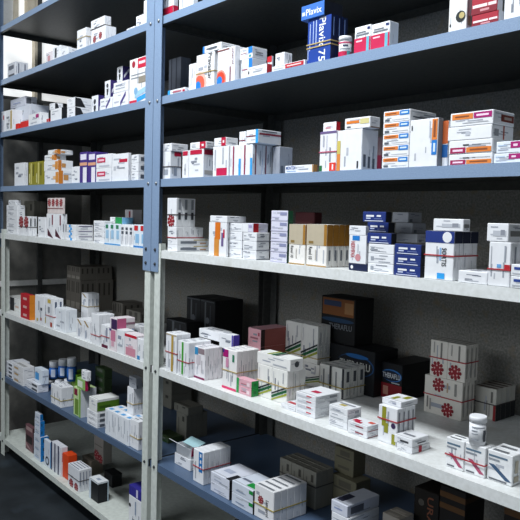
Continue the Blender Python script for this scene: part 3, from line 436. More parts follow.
["flat_medicine_box","pale lavender carton with dark green side, second from top of stack","stacked cartons, pale lavender carton with dark green side","medicine box","lavender",-0.0877,0.012,1.1535,0.0635,0.0169,0.0259,""],
["flat_medicine_box","pale lavender carton with dark green side, top of stack","stacked cartons, pale lavender carton with dark green side","medicine box","lavender",-0.0877,0.012,1.1798,0.0635,0.0169,0.0259,""],
["slim_medicine_box","dark maroon carton in shade above the amber topped cartons","","medicine box","maroonbox",-0.2008,0.2,1.0746,0.0784,0.03,0.1302,"R"],
["slim_medicine_box","beige topped carton with white foot nearest the lavender stack","","medicine box","amber",-0.0167,0.012,1.0746,0.0579,0.05,0.0984,""],
["medicine_box","amber sided beige topped carton, front of bundle","bundled cartons, amber sided beige topped carton","medicine box","amber",0.0486,0.01,1.0746,0.0678,0.0192,0.1001,""],
["medicine_box","amber sided beige topped carton, second from front of bundle","bundled cartons, amber sided beige topped carton","medicine box","amber",0.0486,0.0299,1.0746,0.0678,0.0192,0.1001,""],
["medicine_box","amber sided beige topped carton, third from front of bundle","bundled cartons, amber sided beige topped carton","medicine box","amber",0.0486,0.0497,1.0746,0.0678,0.0192,0.1001,""],
["medicine_box","amber sided beige topped carton, rear of bundle","bundled cartons, amber sided beige topped carton","medicine box","amber",0.0486,0.0696,1.0746,0.0678,0.0192,0.1001,""],
["flat_medicine_box","small navy carton with white oval, lowest beside amber cartons","","medicine box","navylogo",0.1859,0.012,1.0746,0.0551,0.02,0.0155,""],
["medicine_box","white carton with blue square and red upright lettering","","medicine box","bluesq",0.1851,0.012,1.0907,0.0508,0.0083,0.0628,""],
["flat_medicine_box","small flat white carton atop the blue square carton","","medicine box","white",0.1837,0.012,1.1541,0.0492,0.0116,0.0208,""],
["flat_medicine_box","white flat carton under the navy cartons, bottom of stack","stacked cartons, white flat carton under the navy cartons","medicine box","whitemark",0.2425,0.012,1.0746,0.0711,0.0166,0.0205,""],
["flat_medicine_box","white flat carton under the navy cartons, middle of stack","stacked cartons, white flat carton under the navy cartons","medicine box","whitemark",0.2425,0.012,1.0955,0.0711,0.0166,0.0205,""],
["flat_medicine_box","white flat carton under the navy cartons, top of stack","stacked cartons, white flat carton under the navy cartons","medicine box","whitemark",0.2425,0.012,1.1165,0.0711,0.0166,0.0205,""],
["flat_medicine_box","navy flat carton lying directly on the white ones","","medicine box","navyflat",0.238,0.012,1.1376,0.0671,0.0166,0.0234,""],
["flat_medicine_box","dim navy flat carton between two brighter navy ones","","medicine box","navyflat",0.2035,0.05,1.1616,0.0609,0.0206,0.0222,""],
["flat_medicine_box","navy flat carton at the very top of its stack","","medicine box","navyflat",0.2226,0.012,1.1844,0.0652,0.0183,0.0225,""],
["flat_medicine_box","navy flat carton in stack left of blue capped white carton, bottom of stack","stacked cartons, navy flat carton in stack left of blue capped white carton","medicine box","navyflat",0.3182,0.008,1.0746,0.0682,0.0133,0.0218,""],
["flat_medicine_box","navy flat carton in stack left of blue capped white carton, middle of stack","stacked cartons, navy flat carton in stack left of blue capped white carton","medicine box","navyflat",0.3182,0.008,1.0968,0.0682,0.0133,0.0218,""],
["flat_medicine_box","navy flat carton in stack left of blue capped white carton, top of stack","stacked cartons, navy flat carton in stack left of blue capped white carton","medicine box","navyflat",0.3182,0.008,1.119,0.0682,0.0133,0.0218,""],
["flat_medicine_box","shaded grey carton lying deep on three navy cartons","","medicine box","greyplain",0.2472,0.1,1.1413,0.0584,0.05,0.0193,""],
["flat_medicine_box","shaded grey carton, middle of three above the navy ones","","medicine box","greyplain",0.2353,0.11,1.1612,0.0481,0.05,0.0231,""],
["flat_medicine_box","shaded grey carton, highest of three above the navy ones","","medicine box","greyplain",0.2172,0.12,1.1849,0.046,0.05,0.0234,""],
["medicine_box","blue capped white carton with black upright name, front of bundle","bundled cartons, blue capped white carton with black upright name","medicine box","sovitis",0.3963,0.008,1.0746,0.0673,0.0266,0.0961,""],
["medicine_box","blue capped white carton with black upright name, middle of bundle","bundled cartons, blue capped white carton with black upright name","medicine box","sovitis",0.3963,0.0353,1.0746,0.0673,0.0266,0.0961,""],
["medicine_box","blue capped white carton with black upright name, rear of bundle","bundled cartons, blue capped white carton with black upright name","medicine box","sovitis",0.3963,0.0625,1.0746,0.0673,0.0266,0.0961,""],
["flat_medicine_box","white flat carton lying on blue capped cartons","","medicine box","graymark",0.4131,0.008,1.1713,0.0689,0.0235,0.0239,""],
["flat_medicine_box","flat white carton lying between the banded upright cartons","","medicine box","white",0.4786,0.004,1.0746,0.0623,0.06,0.0229,"R"],
["slim_medicine_box","white upright carton with red patch and blue mark, front of bundle","bundled cartons, white upright carton with red patch and blue mark","medicine box","redpatch",0.542,0.004,1.0746,0.0433,0.0257,0.0807,""],
["slim_medicine_box","white upright carton with red patch and blue mark, rear of bundle","bundled cartons, white upright carton with red patch and blue mark","medicine box","redpatch",0.542,0.0304,1.0746,0.0433,0.0257,0.0807,""],
["medicine_box","white flat carton lying on the red patched cartons","","medicine box","graymark",0.5355,0.004,1.1559,0.0433,0.0664,0.0334,""],
["medicine_box","white flat carton with blue letters at the right edge, bottom of stack","stacked cartons, white flat carton with blue letters at the right edge","medicine box","bluetext",0.5895,0.0,1.0746,0.0324,0.06,0.0211,""],
["medicine_box","white flat carton with blue letters at the right edge, top of stack","stacked cartons, white flat carton with blue letters at the right edge","medicine box","bluetext",0.5895,0.0,1.0961,0.0324,0.06,0.0211,""],
["slim_medicine_box","white slim carton with gold stripe, front of bundle","bundled cartons, white slim carton with gold stripe","medicine box","goldstripe",-0.5689,0.004,0.6996,0.0609,0.0168,0.1199,"T"],
["slim_medicine_box","white slim carton with gold stripe, middle of bundle","bundled cartons, white slim carton with gold stripe","medicine box","goldstripe",-0.5689,0.0215,0.6996,0.0609,0.0168,0.1199,"T"],
["slim_medicine_box","white slim carton with gold stripe, rear of bundle","bundled cartons, white slim carton with gold stripe","medicine box","goldstripe",-0.5689,0.0389,0.6996,0.0609,0.0168,0.1199,"T"],
["slim_medicine_box","white slim carton with green stripe, front of bundle","bundled cartons, white slim carton with green stripe","medicine box","greenstripe",-0.4995,0.004,0.6996,0.0575,0.0271,0.1056,"R"],
["slim_medicine_box","white slim carton with green stripe, middle of bundle","bundled cartons, white slim carton with green stripe","medicine box","greenstripe",-0.4995,0.0318,0.6996,0.0575,0.0271,0.1056,"R"],
["slim_medicine_box","white slim carton with green stripe, rear of bundle","bundled cartons, white slim carton with green stripe","medicine box","greenstripe",-0.4995,0.0596,0.6996,0.0575,0.0271,0.1056,"R"],
["slim_medicine_box","white slim carton with blue patch and maroon foot, front of bundle","bundled cartons, white slim carton with blue patch and maroon foot","medicine box","bluepatch",-0.441,0.0255,0.6996,0.0549,0.0156,0.0953,""],
["slim_medicine_box","white slim carton with blue patch and maroon foot, second from front of bundle","bundled cartons, white slim carton with blue patch and maroon foot","medicine box","bluepatch",-0.441,0.0418,0.6996,0.0549,0.0156,0.0953,""],
["slim_medicine_box","white slim carton with blue patch and maroon foot, third from front of bundle","bundled cartons, white slim carton with blue patch and maroon foot","medicine box","bluepatch",-0.441,0.0581,0.6996,0.0549,0.0156,0.0953,""],
["slim_medicine_box","white slim carton with blue patch and maroon foot, rear of bundle","bundled cartons, white slim carton with blue patch and maroon foot","medicine box","bluepatch",-0.441,0.0743,0.6996,0.0549,0.0156,0.0953,""],
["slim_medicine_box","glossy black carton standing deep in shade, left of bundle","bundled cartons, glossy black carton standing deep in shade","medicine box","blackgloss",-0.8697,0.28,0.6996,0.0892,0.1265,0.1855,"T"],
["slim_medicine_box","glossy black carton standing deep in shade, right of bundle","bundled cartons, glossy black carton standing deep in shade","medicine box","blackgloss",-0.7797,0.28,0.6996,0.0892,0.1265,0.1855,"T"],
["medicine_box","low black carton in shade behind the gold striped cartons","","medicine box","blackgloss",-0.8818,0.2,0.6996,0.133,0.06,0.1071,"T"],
["flat_medicine_box","long white carton lying behind the blue patch cartons","","medicine box","white",-0.5122,0.09,0.8058,0.1066,0.05,0.0272,"R"],
["medicine_box","white carton with purple end lying on the blue patch cartons","","medicine box","purpleend",-0.3847,0.075,0.7955,0.0691,0.0222,0.0453,""],
["slim_medicine_box","white slim carton with magenta square and foot, front of bundle","bundled cartons, white slim carton with magenta square and foot","medicine box","magsq",-0.2973,0.0242,0.6996,0.0655,0.0194,0.1129,"T"],
["slim_medicine_box","white slim carton with magenta square and foot, second from front of bundle","bundled cartons, white slim carton with magenta square and foot","medicine box","magsq",-0.2973,0.0443,0.6996,0.0655,0.0194,0.1129,"T"],
["slim_medicine_box","white slim carton with magenta square and foot, third from front of bundle","bundled cartons, white slim carton with magenta square and foot","medicine box","magsq",-0.2973,0.0644,0.6996,0.0655,0.0194,0.1129,"T"],
["slim_medicine_box","white slim carton with magenta square and foot, rear of bundle","bundled cartons, white slim carton with magenta square and foot","medicine box","magsq",-0.2973,0.0844,0.6996,0.0655,0.0194,0.1129,"T"],
["flat_medicine_box","small pink carton with green end, bottom of stack","stacked cartons, small pink carton with green end","medicine box","pinkgreen",-0.2308,0.0252,0.6996,0.0643,0.0247,0.021,""],
["flat_medicine_box","small pink carton with green end, top of stack","stacked cartons, small pink carton with green end","medicine box","pinkgreen",-0.2308,0.0252,0.721,0.0643,0.0247,0.021,""],
["medicine_box","pink carton with brown red side, bottom of stack","stacked cartons, pink carton with brown red side","medicine box","pink",-0.3401,0.15,0.6996,0.0594,0.1116,0.0518,""],
["medicine_box","pink carton with brown red side, middle of stack","stacked cartons, pink carton with brown red side","medicine box","pink",-0.3401,0.15,0.7518,0.0594,0.1116,0.0518,""],
["medicine_box","pink carton with brown red side, top of stack","stacked cartons, pink carton with brown red side","medicine box","pink",-0.3401,0.15,0.8041,0.0594,0.1116,0.0518,""],
["medicine_box","white carton with green diagonal stripes in front bundle, left front of bundle","bundled cartons, white carton with green diagonal stripes in front bundle","medicine box","greendiag",-0.1742,0.0526,0.6996,0.0603,0.0217,0.0891,""],
["medicine_box","white carton with green diagonal stripes in front bundle, right front of bundle","bundled cartons, white carton with green diagonal stripes in front bundle","medicine box","greendiag",-0.1133,0.0526,0.6996,0.0603,0.0217,0.0891,"R"],
["medicine_box","white carton with green diagonal stripes in front bundle, right middle of bundle","bundled cartons, white carton with green diagonal stripes in front bundle","medicine box","greendiag",-0.1133,0.0751,0.6996,0.0603,0.0217,0.0891,"R"],
["medicine_box","white carton with green diagonal stripes in front bundle, right rear of bundle","bundled cartons, white carton with green diagonal stripes in front bundle","medicine box","greendiag",-0.1133,0.0975,0.6996,0.0603,0.0217,0.0891,""],
["flat_medicine_box","white carton with green stripes lying on the front bundle","","medicine box","topstripe",-0.1779,0.0526,0.7893,0.1346,0.0463,0.032,""],
["medicine_box","white carton with green stripes, lower tier of tall bundle, left front of bundle","bundled cartons, white carton with green stripes, lower tier of tall bundle","medicine box","greendiag",-0.2676,0.2477,0.6996,0.0686,0.0166,0.0666,""],
["medicine_box","white carton with green stripes, lower tier of tall bundle, right front of bundle","bundled cartons, white carton with green stripes, lower tier of tall bundle","medicine box","greendiag",-0.1984,0.2477,0.6996,0.0686,0.0166,0.0666,""],
["medicine_box","white carton with green stripes, lower tier of tall bundle, left middle of bundle","bundled cartons, white carton with green stripes, lower tier of tall bundle","medicine box","greendiag",-0.2676,0.2651,0.6996,0.0686,0.0166,0.0666,""],
["medicine_box","white carton with green stripes, lower tier of tall bundle, right middle of bundle","bundled cartons, white carton with green stripes, lower tier of tall bundle","medicine box","greendiag",-0.1984,0.2651,0.6996,0.0686,0.0166,0.0666,""],
["medicine_box","white carton with green stripes, lower tier of tall bundle, left rear of bundle","bundled cartons, white carton with green stripes, lower tier of tall bundle","medicine box","greendiag",-0.2676,0.2824,0.6996,0.0686,0.0166,0.0666,""],
["medicine_box","white carton with green stripes, lower tier of tall bundle, right rear of bundle","bundled cartons, white carton with green stripes, lower tier of tall bundle","medicine box","greendiag",-0.1984,0.2824,0.6996,0.0686,0.0166,0.0666,""],
["slim_medicine_box","white carton with green diagonal stripes, upper tier of tall bundle, left front of bundle","bundled cartons, white carton with green diagonal stripes, upper tier of tall bundle","medicine box","greendiag",-0.2797,0.2477,0.7668,0.069,0.0166,0.1106,"T"],
["slim_medicine_box","white carton with green diagonal stripes, upper tier of tall bundle, right front of bundle","bundled cartons, white carton with green diagonal stripes, upper tier of tall bundle","medicine box","greendiag",-0.21,0.2477,0.7668,0.069,0.0166,0.1106,"T"],
["slim_medicine_box","white carton with green diagonal stripes, upper tier of tall bundle, left middle of bundle","bundled cartons, white carton with green diagonal stripes, upper tier of tall bundle","medicine box","greendiag",-0.2797,0.2651,0.7668,0.069,0.0166,0.1106,"T"],
["slim_medicine_box","white carton with green diagonal stripes, upper tier of tall bundle, right middle of bundle","bundled cartons, white carton with green diagonal stripes, upper tier of tall bundle","medicine box","greendiag",-0.21,0.2651,0.7668,0.069,0.0166,0.1106,"T"],
["slim_medicine_box","white carton with green diagonal stripes, upper tier of tall bundle, left rear of bundle","bundled cartons, white carton with green diagonal stripes, upper tier of tall bundle","medicine box","greendiag",-0.2797,0.2824,0.7668,0.069,0.0166,0.1106,"T"],
["slim_medicine_box","white carton with green diagonal stripes, upper tier of tall bundle, right rear of bundle","bundled cartons, white carton with green diagonal stripes, upper tier of tall bundle","medicine box","greendiag",-0.21,0.2824,0.7668,0.069,0.0166,0.1106,"T"],
["slim_medicine_box","grey white carton with black edge stripe, left front of bundle","bundled cartons, grey white carton with black edge stripe","medicine box","blackstrip",-0.098,0.2163,0.6996,0.0467,0.0271,0.0836,""],
["slim_medicine_box","grey white carton with black edge stripe, right front of bundle","bundled cartons, grey white carton with black edge stripe","medicine box","blackstrip",-0.0506,0.2163,0.6996,0.0467,0.0271,0.0836,""],
["slim_medicine_box","grey white carton with black edge stripe, left middle of bundle","bundled cartons, grey white carton with black edge stripe","medicine box","blackstrip",-0.098,0.2441,0.6996,0.0467,0.0271,0.0836,""],
["slim_medicine_box","grey white carton with black edge stripe, right middle of bundle","bundled cartons, grey white carton with black edge stripe","medicine box","blackstrip",-0.0506,0.2441,0.6996,0.0467,0.0271,0.0836,""],
["slim_medicine_box","grey white carton with black edge stripe, left rear of bundle","bundled cartons, grey white carton with black edge stripe","medicine box","blackstrip",-0.098,0.2719,0.6996,0.0467,0.0271,0.0836,""],
["slim_medicine_box","grey white carton with black edge stripe, right rear of bundle","bundled cartons, grey white carton with black edge stripe","medicine box","blackstrip",-0.0506,0.2719,0.6996,0.0467,0.0271,0.0836,""],
["flat_medicine_box","white flat carton with red mark, bottom of stack","stacked cartons, white flat carton with red mark","medicine box","redmark",0.0055,0.0306,0.6996,0.0702,0.0882,0.0132,""],
["flat_medicine_box","white flat carton with red mark, third from top of stack","stacked cartons, white flat carton with red mark","medicine box","redmark",0.0055,0.0306,0.7132,0.0702,0.0882,0.0132,""],
["flat_medicine_box","white flat carton with red mark, second from top of stack","stacked cartons, white flat carton with red mark","medicine box","redmark",0.0055,0.0306,0.7267,0.0702,0.0882,0.0132,""],
["flat_medicine_box","white flat carton with red mark, top of stack","stacked cartons, white flat carton with red mark","medicine box","redmark",0.0055,0.0306,0.7403,0.0702,0.0882,0.0132,""],
["flat_medicine_box","low white carton with red lettering at shelf front","","medicine box","redlettering",-0.0489,0.0299,0.6996,0.0533,0.05,0.0118,""],
["flat_medicine_box","white flat carton with pale yellow top mark, bottom of stack","stacked cartons, white flat carton with pale yellow top mark","medicine box","yellowtop",0.1237,0.0286,0.6996,0.0599,0.0483,0.0159,""],
["flat_medicine_box","white flat carton with pale yellow top mark, middle of stack","stacked cartons, white flat carton with pale yellow top mark","medicine box","yellowtop",0.1237,0.0286,0.7159,0.0599,0.0483,0.0159,""],
["flat_medicine_box","white flat carton with pale yellow top mark, top of stack","stacked cartons, white flat carton with pale yellow top mark","medicine box","yellowtop",0.1237,0.0286,0.7322,0.0599,0.0483,0.0159,""],
["flat_medicine_box","white flat carton with red top mark, at the shelf front, bottom of stack","stacked cartons, white flat carton with red top mark, at the shelf front","medicine box","redtopmark",0.1916,0.0217,0.6996,0.0591,0.0409,0.0139,""],
["flat_medicine_box","white flat carton with red top mark, at the shelf front, top of stack","stacked cartons, white flat carton with red top mark, at the shelf front","medicine box","redtopmark",0.1916,0.0217,0.7139,0.0591,0.0409,0.0139,""],
["slim_medicine_box","white slim carton with olive bars, front of bundle","bundled cartons, white slim carton with olive bars","medicine box","olive",0.2694,0.0356,0.6996,0.052,0.0152,0.0816,""],
["slim_medicine_box","white slim carton with olive bars, second from front of bundle","bundled cartons, white slim carton with olive bars","medicine box","olive",0.2694,0.0514,0.6996,0.052,0.0152,0.0816,""],
["slim_medicine_box","white slim carton with olive bars, third from front of bundle","bundled cartons, white slim carton with olive bars","medicine box","olive",0.2694,0.0673,0.6996,0.052,0.0152,0.0816,""],
["slim_medicine_box","white slim carton with olive bars, rear of bundle","bundled cartons, white slim carton with olive bars","medicine box","olive",0.2694,0.0831,0.6996,0.052,0.0152,0.0816,""],
["flat_medicine_box","flat carton with olive top mark on the olive barred bundle","","medicine box","olivetop",0.2661,0.05,0.7818,0.0533,0.058,0.0122,""],
["flat_medicine_box","white flat carton with dark red strap beside olive bars","","medicine box","strap",0.3322,0.0238,0.6996,0.041,0.0622,0.0132,""],
["flat_medicine_box","white flat carton with dark lettering on the strapped one","","medicine box","darktext",0.3248,0.0238,0.7134,0.0478,0.0569,0.0171,""],
["flat_medicine_box","long black carton with glowing blue oval and white name","","medicine box","thera",-0.1868,0.3,0.6996,0.2154,0.1,0.1265,"R"],
["medicine_box","black carton with orange top panel standing on a long one","","medicine box","thera_or",-0.1921,0.31,0.8267,0.1348,0.08,0.1334,"T"],
["medicine_box","black carton with red lower half and blue oval name","","medicine box","thera_red",0.0296,0.331,0.6996,0.0704,0.144,0.0988,"T"],
["medicine_box","grey white carton with red flowers, lower wide one, front of bundle","bundled cartons, grey white carton with red flowers, lower wide one","medicine box","flowerbig",0.1875,0.3124,0.6996,0.1118,0.0169,0.0966,""],
["medicine_box","grey white carton with red flowers, lower wide one, middle of bundle","bundled cartons, grey white carton with red flowers, lower wide one","medicine box","flowerbig",0.1875,0.33,0.6996,0.1118,0.0169,0.0966,""],
["medicine_box","grey white carton with red flowers, lower wide one, rear of bundle","bundled cartons, grey white carton with red flowers, lower wide one","medicine box","flowerbig",0.1875,0.3476,0.6996,0.1118,0.0169,0.0966,""],
["slim_medicine_box","grey white carton with red flower, upper pair, left front of bundle","bundled cartons, grey white carton with red flower, upper pair","medicine box","flowersm",0.2012,0.3124,0.7968,0.0511,0.0176,0.0926,""],
["slim_medicine_box","grey white carton with red flower, upper pair, right front of bundle","bundled cartons, grey white carton with red flower, upper pair","medicine box","flowersm",0.2529,0.3124,0.7968,0.0511,0.0176,0.0926,""],
["slim_medicine_box","grey white carton with red flower, upper pair, left middle of bundle","bundled cartons, grey white carton with red flower, upper pair","medicine box","flowersm",0.2012,0.3307,0.7968,0.0511,0.0176,0.0926,""],
["slim_medicine_box","grey white carton with red flower, upper pair, right middle of bundle","bundled cartons, grey white carton with red flower, upper pair","medicine box","flowersm",0.2529,0.3307,0.7968,0.0511,0.0176,0.0926,""],
["slim_medicine_box","grey white carton with red flower, upper pair, left rear of bundle","bundled cartons, grey white carton with red flower, upper pair","medicine box","flowersm",0.2012,0.349,0.7968,0.0511,0.0176,0.0926,""],
["slim_medicine_box","grey white carton with red flower, upper pair, right rear of bundle","bundled cartons, grey white carton with red flower, upper pair","medicine box","flowersm",0.2529,0.349,0.7968,0.0511,0.0176,0.0926,""],
["medicine_box","grey shaded carton with black and red foot, front of bundle","bundled cartons, grey shaded carton with black and red foot","medicine box","blackredfoot",0.2906,0.3848,0.6996,0.0574,0.022,0.0794,""],
["medicine_box","grey shaded carton with black and red foot, second from front of bundle","bundled cartons, grey shaded carton with black and red foot","medicine box","blackredfoot",0.2906,0.4075,0.6996,0.0574,0.022,0.0794,""],
["medicine_box","grey shaded carton with black and red foot, third from front of bundle","bundled cartons, grey shaded carton with black and red foot","medicine box","blackredfoot",0.2906,0.4302,0.6996,0.0574,0.022,0.0794,""],
["medicine_box","grey shaded carton with black and red foot, rear of bundle","bundled cartons, grey shaded carton with black and red foot","medicine box","blackredfoot",0.2906,0.453,0.6996,0.0574,0.022,0.0794,""],
["medicine_box","white carton with pink diagonal, near the capped pot, front of bundle","bundled cartons, white carton with pink diagonal, near the capped pot","medicine box","diagpink",0.453,0.0277,0.6996,0.041,0.0152,0.0596,""],
["medicine_box","white carton with pink diagonal, near the capped pot, rear of bundle","bundled cartons, white carton with pink diagonal, near the capped pot","medicine box","diagpink",0.453,0.0436,0.6996,0.041,0.0152,0.0596,""],
["medicine_box","white carton with pink diagonal, carrying the capped pot, front of bundle","bundled cartons, white carton with pink diagonal, carrying the capped pot","medicine box","diagpink",0.4943,0.0305,0.6996,0.0449,0.0154,0.0593,""],
["medicine_box","white carton with pink diagonal, carrying the capped pot, rear of bundle","bundled cartons, white carton with pink diagonal, carrying the capped pot","medicine box","diagpink",0.4943,0.0466,0.6996,0.0449,0.0154,0.0593,""],
["medicine_box","white carton with steel blue diagonal, front of bundle","bundled cartons, white carton with steel blue diagonal","medicine box","diagblue",0.5403,0.0359,0.6996,0.0522,0.0276,0.058,""],
["medicine_box","white carton with steel blue diagonal, rear of bundle","bundled cartons, white carton with steel blue diagonal","medicine box","diagblue",0.5403,0.0643,0.6996,0.0522,0.0276,0.058,""],
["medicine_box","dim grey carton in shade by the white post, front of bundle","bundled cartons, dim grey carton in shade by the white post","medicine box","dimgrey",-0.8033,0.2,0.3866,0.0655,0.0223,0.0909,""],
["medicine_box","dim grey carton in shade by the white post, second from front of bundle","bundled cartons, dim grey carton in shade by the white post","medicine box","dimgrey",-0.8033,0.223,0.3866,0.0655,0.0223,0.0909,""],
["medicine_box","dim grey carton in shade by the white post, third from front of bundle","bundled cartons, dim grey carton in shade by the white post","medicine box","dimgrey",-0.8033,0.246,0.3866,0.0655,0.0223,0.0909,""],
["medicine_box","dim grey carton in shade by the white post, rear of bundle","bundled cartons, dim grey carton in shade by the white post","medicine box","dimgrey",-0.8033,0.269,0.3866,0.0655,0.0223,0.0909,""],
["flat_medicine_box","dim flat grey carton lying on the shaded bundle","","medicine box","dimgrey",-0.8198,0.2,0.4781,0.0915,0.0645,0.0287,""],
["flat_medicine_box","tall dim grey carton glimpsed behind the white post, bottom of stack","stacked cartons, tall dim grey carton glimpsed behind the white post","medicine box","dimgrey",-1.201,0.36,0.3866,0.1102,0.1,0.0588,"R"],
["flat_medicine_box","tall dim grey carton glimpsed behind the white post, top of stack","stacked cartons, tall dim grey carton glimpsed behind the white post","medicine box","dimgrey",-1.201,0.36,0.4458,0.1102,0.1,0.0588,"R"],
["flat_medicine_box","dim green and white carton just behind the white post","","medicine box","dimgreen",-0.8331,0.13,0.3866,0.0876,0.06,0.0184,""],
["flat_medicine_box","white carton below the torn open carton","","medicine box","white",-0.5769,0.0492,0.3866,0.0896,0.0611,0.0363,"R"],
["slim_medicine_box","white slim carton with blue strip, front of bundle","bundled cartons, white slim carton with blue strip","medicine box","bluestrip",-0.4255,0.0187,0.3866,0.0528,0.0196,0.0991,"T"],
["slim_medicine_box","white slim carton with blue strip, second from front of bundle","bundled cartons, white slim carton with blue strip","medicine box","bluestrip",-0.4255,0.039,0.3866,0.0528,0.0196,0.0991,"T"],
["slim_medicine_box","white slim carton with blue strip, third from front of bundle","bundled cartons, white slim carton with blue strip","medicine box","bluestrip",-0.4255,0.0593,0.3866,0.0528,0.0196,0.0991,"T"],
["slim_medicine_box","white slim carton with blue strip, fourth from front of bundle","bundled cartons, white slim carton with blue strip","medicine box","bluestrip",-0.4255,0.0795,0.3866,0.0528,0.0196,0.0991,"T"],
["slim_medicine_box","white slim carton with blue strip, rear of bundle","bundled cartons, white slim carton with blue strip","medicine box","bluestrip",-0.4255,0.0998,0.3866,0.0528,0.0196,0.0991,"T"],
["flat_medicine_box","silver white flat carton with black side, nearer the white post, bottom of stack","stacked cartons, silver white flat carton with black side, nearer the white post","medicine box","blacksideblue",-0.3336,0.0181,0.3866,0.0897,0.1063,0.0283,""],
["flat_medicine_box","silver white flat carton with black side, nearer the white post, top of stack","stacked cartons, silver white flat carton with black side, nearer the white post","medicine box","blacksideblue",-0.3336,0.0181,0.4153,0.0897,0.1063,0.0283,""],
["flat_medicine_box","silver white flat carton with black side and green patch, bottom of stack","stacked cartons, silver white flat carton with black side and green patch","medicine box","blacksidegreen",-0.226,0.0134,0.3866,0.0933,0.0951,0.0328,""],
["flat_medicine_box","silver white flat carton with black side and green patch, top of stack","stacked cartons, silver white flat carton with black side and green patch","medicine box","blacksidegreen",-0.226,0.0134,0.4198,0.0933,0.0951,0.0328,""],
["medicine_box","white slim carton with red emblem and upright name, front of bundle","bundled cartons, white slim carton with red emblem and upright name","medicine box","lansor",-0.1297,0.0162,0.3866,0.0783,0.0232,0.0884,"R"],
["medicine_box","white slim carton with red emblem and upright name, second from front of bundle","bundled cartons, white slim carton with red emblem and upright name","medicine box","lansor",-0.1297,0.04,0.3866,0.0783,0.0232,0.0884,"R"],
["medicine_box","white slim carton with red emblem and upright name, third from front of bundle","bundled cartons, white slim carton with red emblem and upright name","medicine box","lansor",-0.1297,0.0639,0.3866,0.0783,0.0232,0.0884,"R"],
["medicine_box","white slim carton with red emblem and upright name, fourth from front of bundle","bundled cartons, white slim carton with red emblem and upright name","medicine box","lansor",-0.1297,0.0877,0.3866,0.0783,0.0232,0.0884,"R"],
["medicine_box","white slim carton with red emblem and upright name, rear of bundle","bundled cartons, white slim carton with red emblem and upright name","medicine box","lansor",-0.1297,0.1116,0.3866,0.0783,0.0232,0.0884,"R"],
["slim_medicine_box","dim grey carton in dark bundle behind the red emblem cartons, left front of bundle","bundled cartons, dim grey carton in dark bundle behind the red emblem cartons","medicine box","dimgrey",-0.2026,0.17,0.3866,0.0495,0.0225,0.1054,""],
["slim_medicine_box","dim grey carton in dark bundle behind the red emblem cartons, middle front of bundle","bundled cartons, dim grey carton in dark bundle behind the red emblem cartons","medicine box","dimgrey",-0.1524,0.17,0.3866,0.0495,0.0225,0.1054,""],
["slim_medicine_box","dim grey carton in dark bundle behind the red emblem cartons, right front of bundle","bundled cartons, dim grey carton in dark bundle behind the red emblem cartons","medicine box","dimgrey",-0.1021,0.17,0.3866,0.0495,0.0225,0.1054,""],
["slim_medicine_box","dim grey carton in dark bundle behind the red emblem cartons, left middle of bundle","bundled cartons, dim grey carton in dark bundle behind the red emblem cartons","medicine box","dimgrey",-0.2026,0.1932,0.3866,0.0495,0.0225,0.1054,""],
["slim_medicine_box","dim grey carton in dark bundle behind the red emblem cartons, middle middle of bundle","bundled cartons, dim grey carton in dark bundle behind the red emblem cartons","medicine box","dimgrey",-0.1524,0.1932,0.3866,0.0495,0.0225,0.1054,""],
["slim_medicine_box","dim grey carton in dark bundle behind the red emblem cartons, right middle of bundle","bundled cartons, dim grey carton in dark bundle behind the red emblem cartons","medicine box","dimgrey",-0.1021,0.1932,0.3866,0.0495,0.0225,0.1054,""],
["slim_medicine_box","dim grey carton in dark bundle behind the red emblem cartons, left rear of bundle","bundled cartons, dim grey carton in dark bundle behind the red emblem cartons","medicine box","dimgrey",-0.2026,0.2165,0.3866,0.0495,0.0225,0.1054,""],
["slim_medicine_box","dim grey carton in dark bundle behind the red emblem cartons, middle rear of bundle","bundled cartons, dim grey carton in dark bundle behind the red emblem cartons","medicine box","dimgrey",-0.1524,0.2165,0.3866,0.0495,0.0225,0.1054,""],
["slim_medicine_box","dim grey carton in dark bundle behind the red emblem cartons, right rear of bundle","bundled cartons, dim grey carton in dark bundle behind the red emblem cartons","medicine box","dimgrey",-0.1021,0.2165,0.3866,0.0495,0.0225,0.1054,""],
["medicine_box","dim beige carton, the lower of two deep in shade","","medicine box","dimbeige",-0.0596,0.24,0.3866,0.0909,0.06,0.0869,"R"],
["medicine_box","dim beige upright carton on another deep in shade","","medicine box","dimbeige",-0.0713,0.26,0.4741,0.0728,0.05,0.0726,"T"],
["flat_medicine_box","white flat carton in low pile at the bottom edge, bottom of stack","stacked cartons, white flat carton in low pile at the bottom edge","medicine box","white",0.1045,0.07,0.3866,0.0555,0.114,0.0201,"R"],
["flat_medicine_box","white flat carton in low pile at the bottom edge, third from top of stack","stacked cartons, white flat carton in low pile at the bottom edge","medicine box","white",0.1045,0.07,0.4071,0.0555,0.114,0.0201,"R"],
["flat_medicine_box","white flat carton in low pile at the bottom edge, second from top of stack","stacked cartons, white flat carton in low pile at the bottom edge","medicine box","white",0.1045,0.07,0.4275,0.0555,0.114,0.0201,"R"],
["flat_medicine_box","white flat carton in low pile at the bottom edge, top of stack","stacked cartons, white flat carton in low pile at the bottom edge","medicine box","white",0.1045,0.07,0.448,0.0555,0.114,0.0201,"R"],
["flat_medicine_box","silver flat carton topping the low pile at bottom edge","","medicine box","silver",0.1024,0.07,0.4687,0.0537,0.1177,0.0291,""],
["slim_medicine_box","pale brown carton right of the low pile at bottom edge, front of bundle","bundled cartons, pale brown carton right of the low pile at bottom edge","medicine box","palebrown",0.2152,0.13,0.3866,0.0515,0.026,0.1031,"R"],
["slim_medicine_box","pale brown carton right of the low pile at bottom edge, rear of bundle","bundled cartons, pale brown carton right of the low pile at bottom edge","medicine box","palebrown",0.2152,0.1567,0.3866,0.0515,0.026,0.1031,"R"],
["slim_medicine_box","dark brown carton with faint orange letters in bottom corner","","medicine box","urac",0.2534,0.2,0.3866,0.0697,0.1,0.1629,"T"],
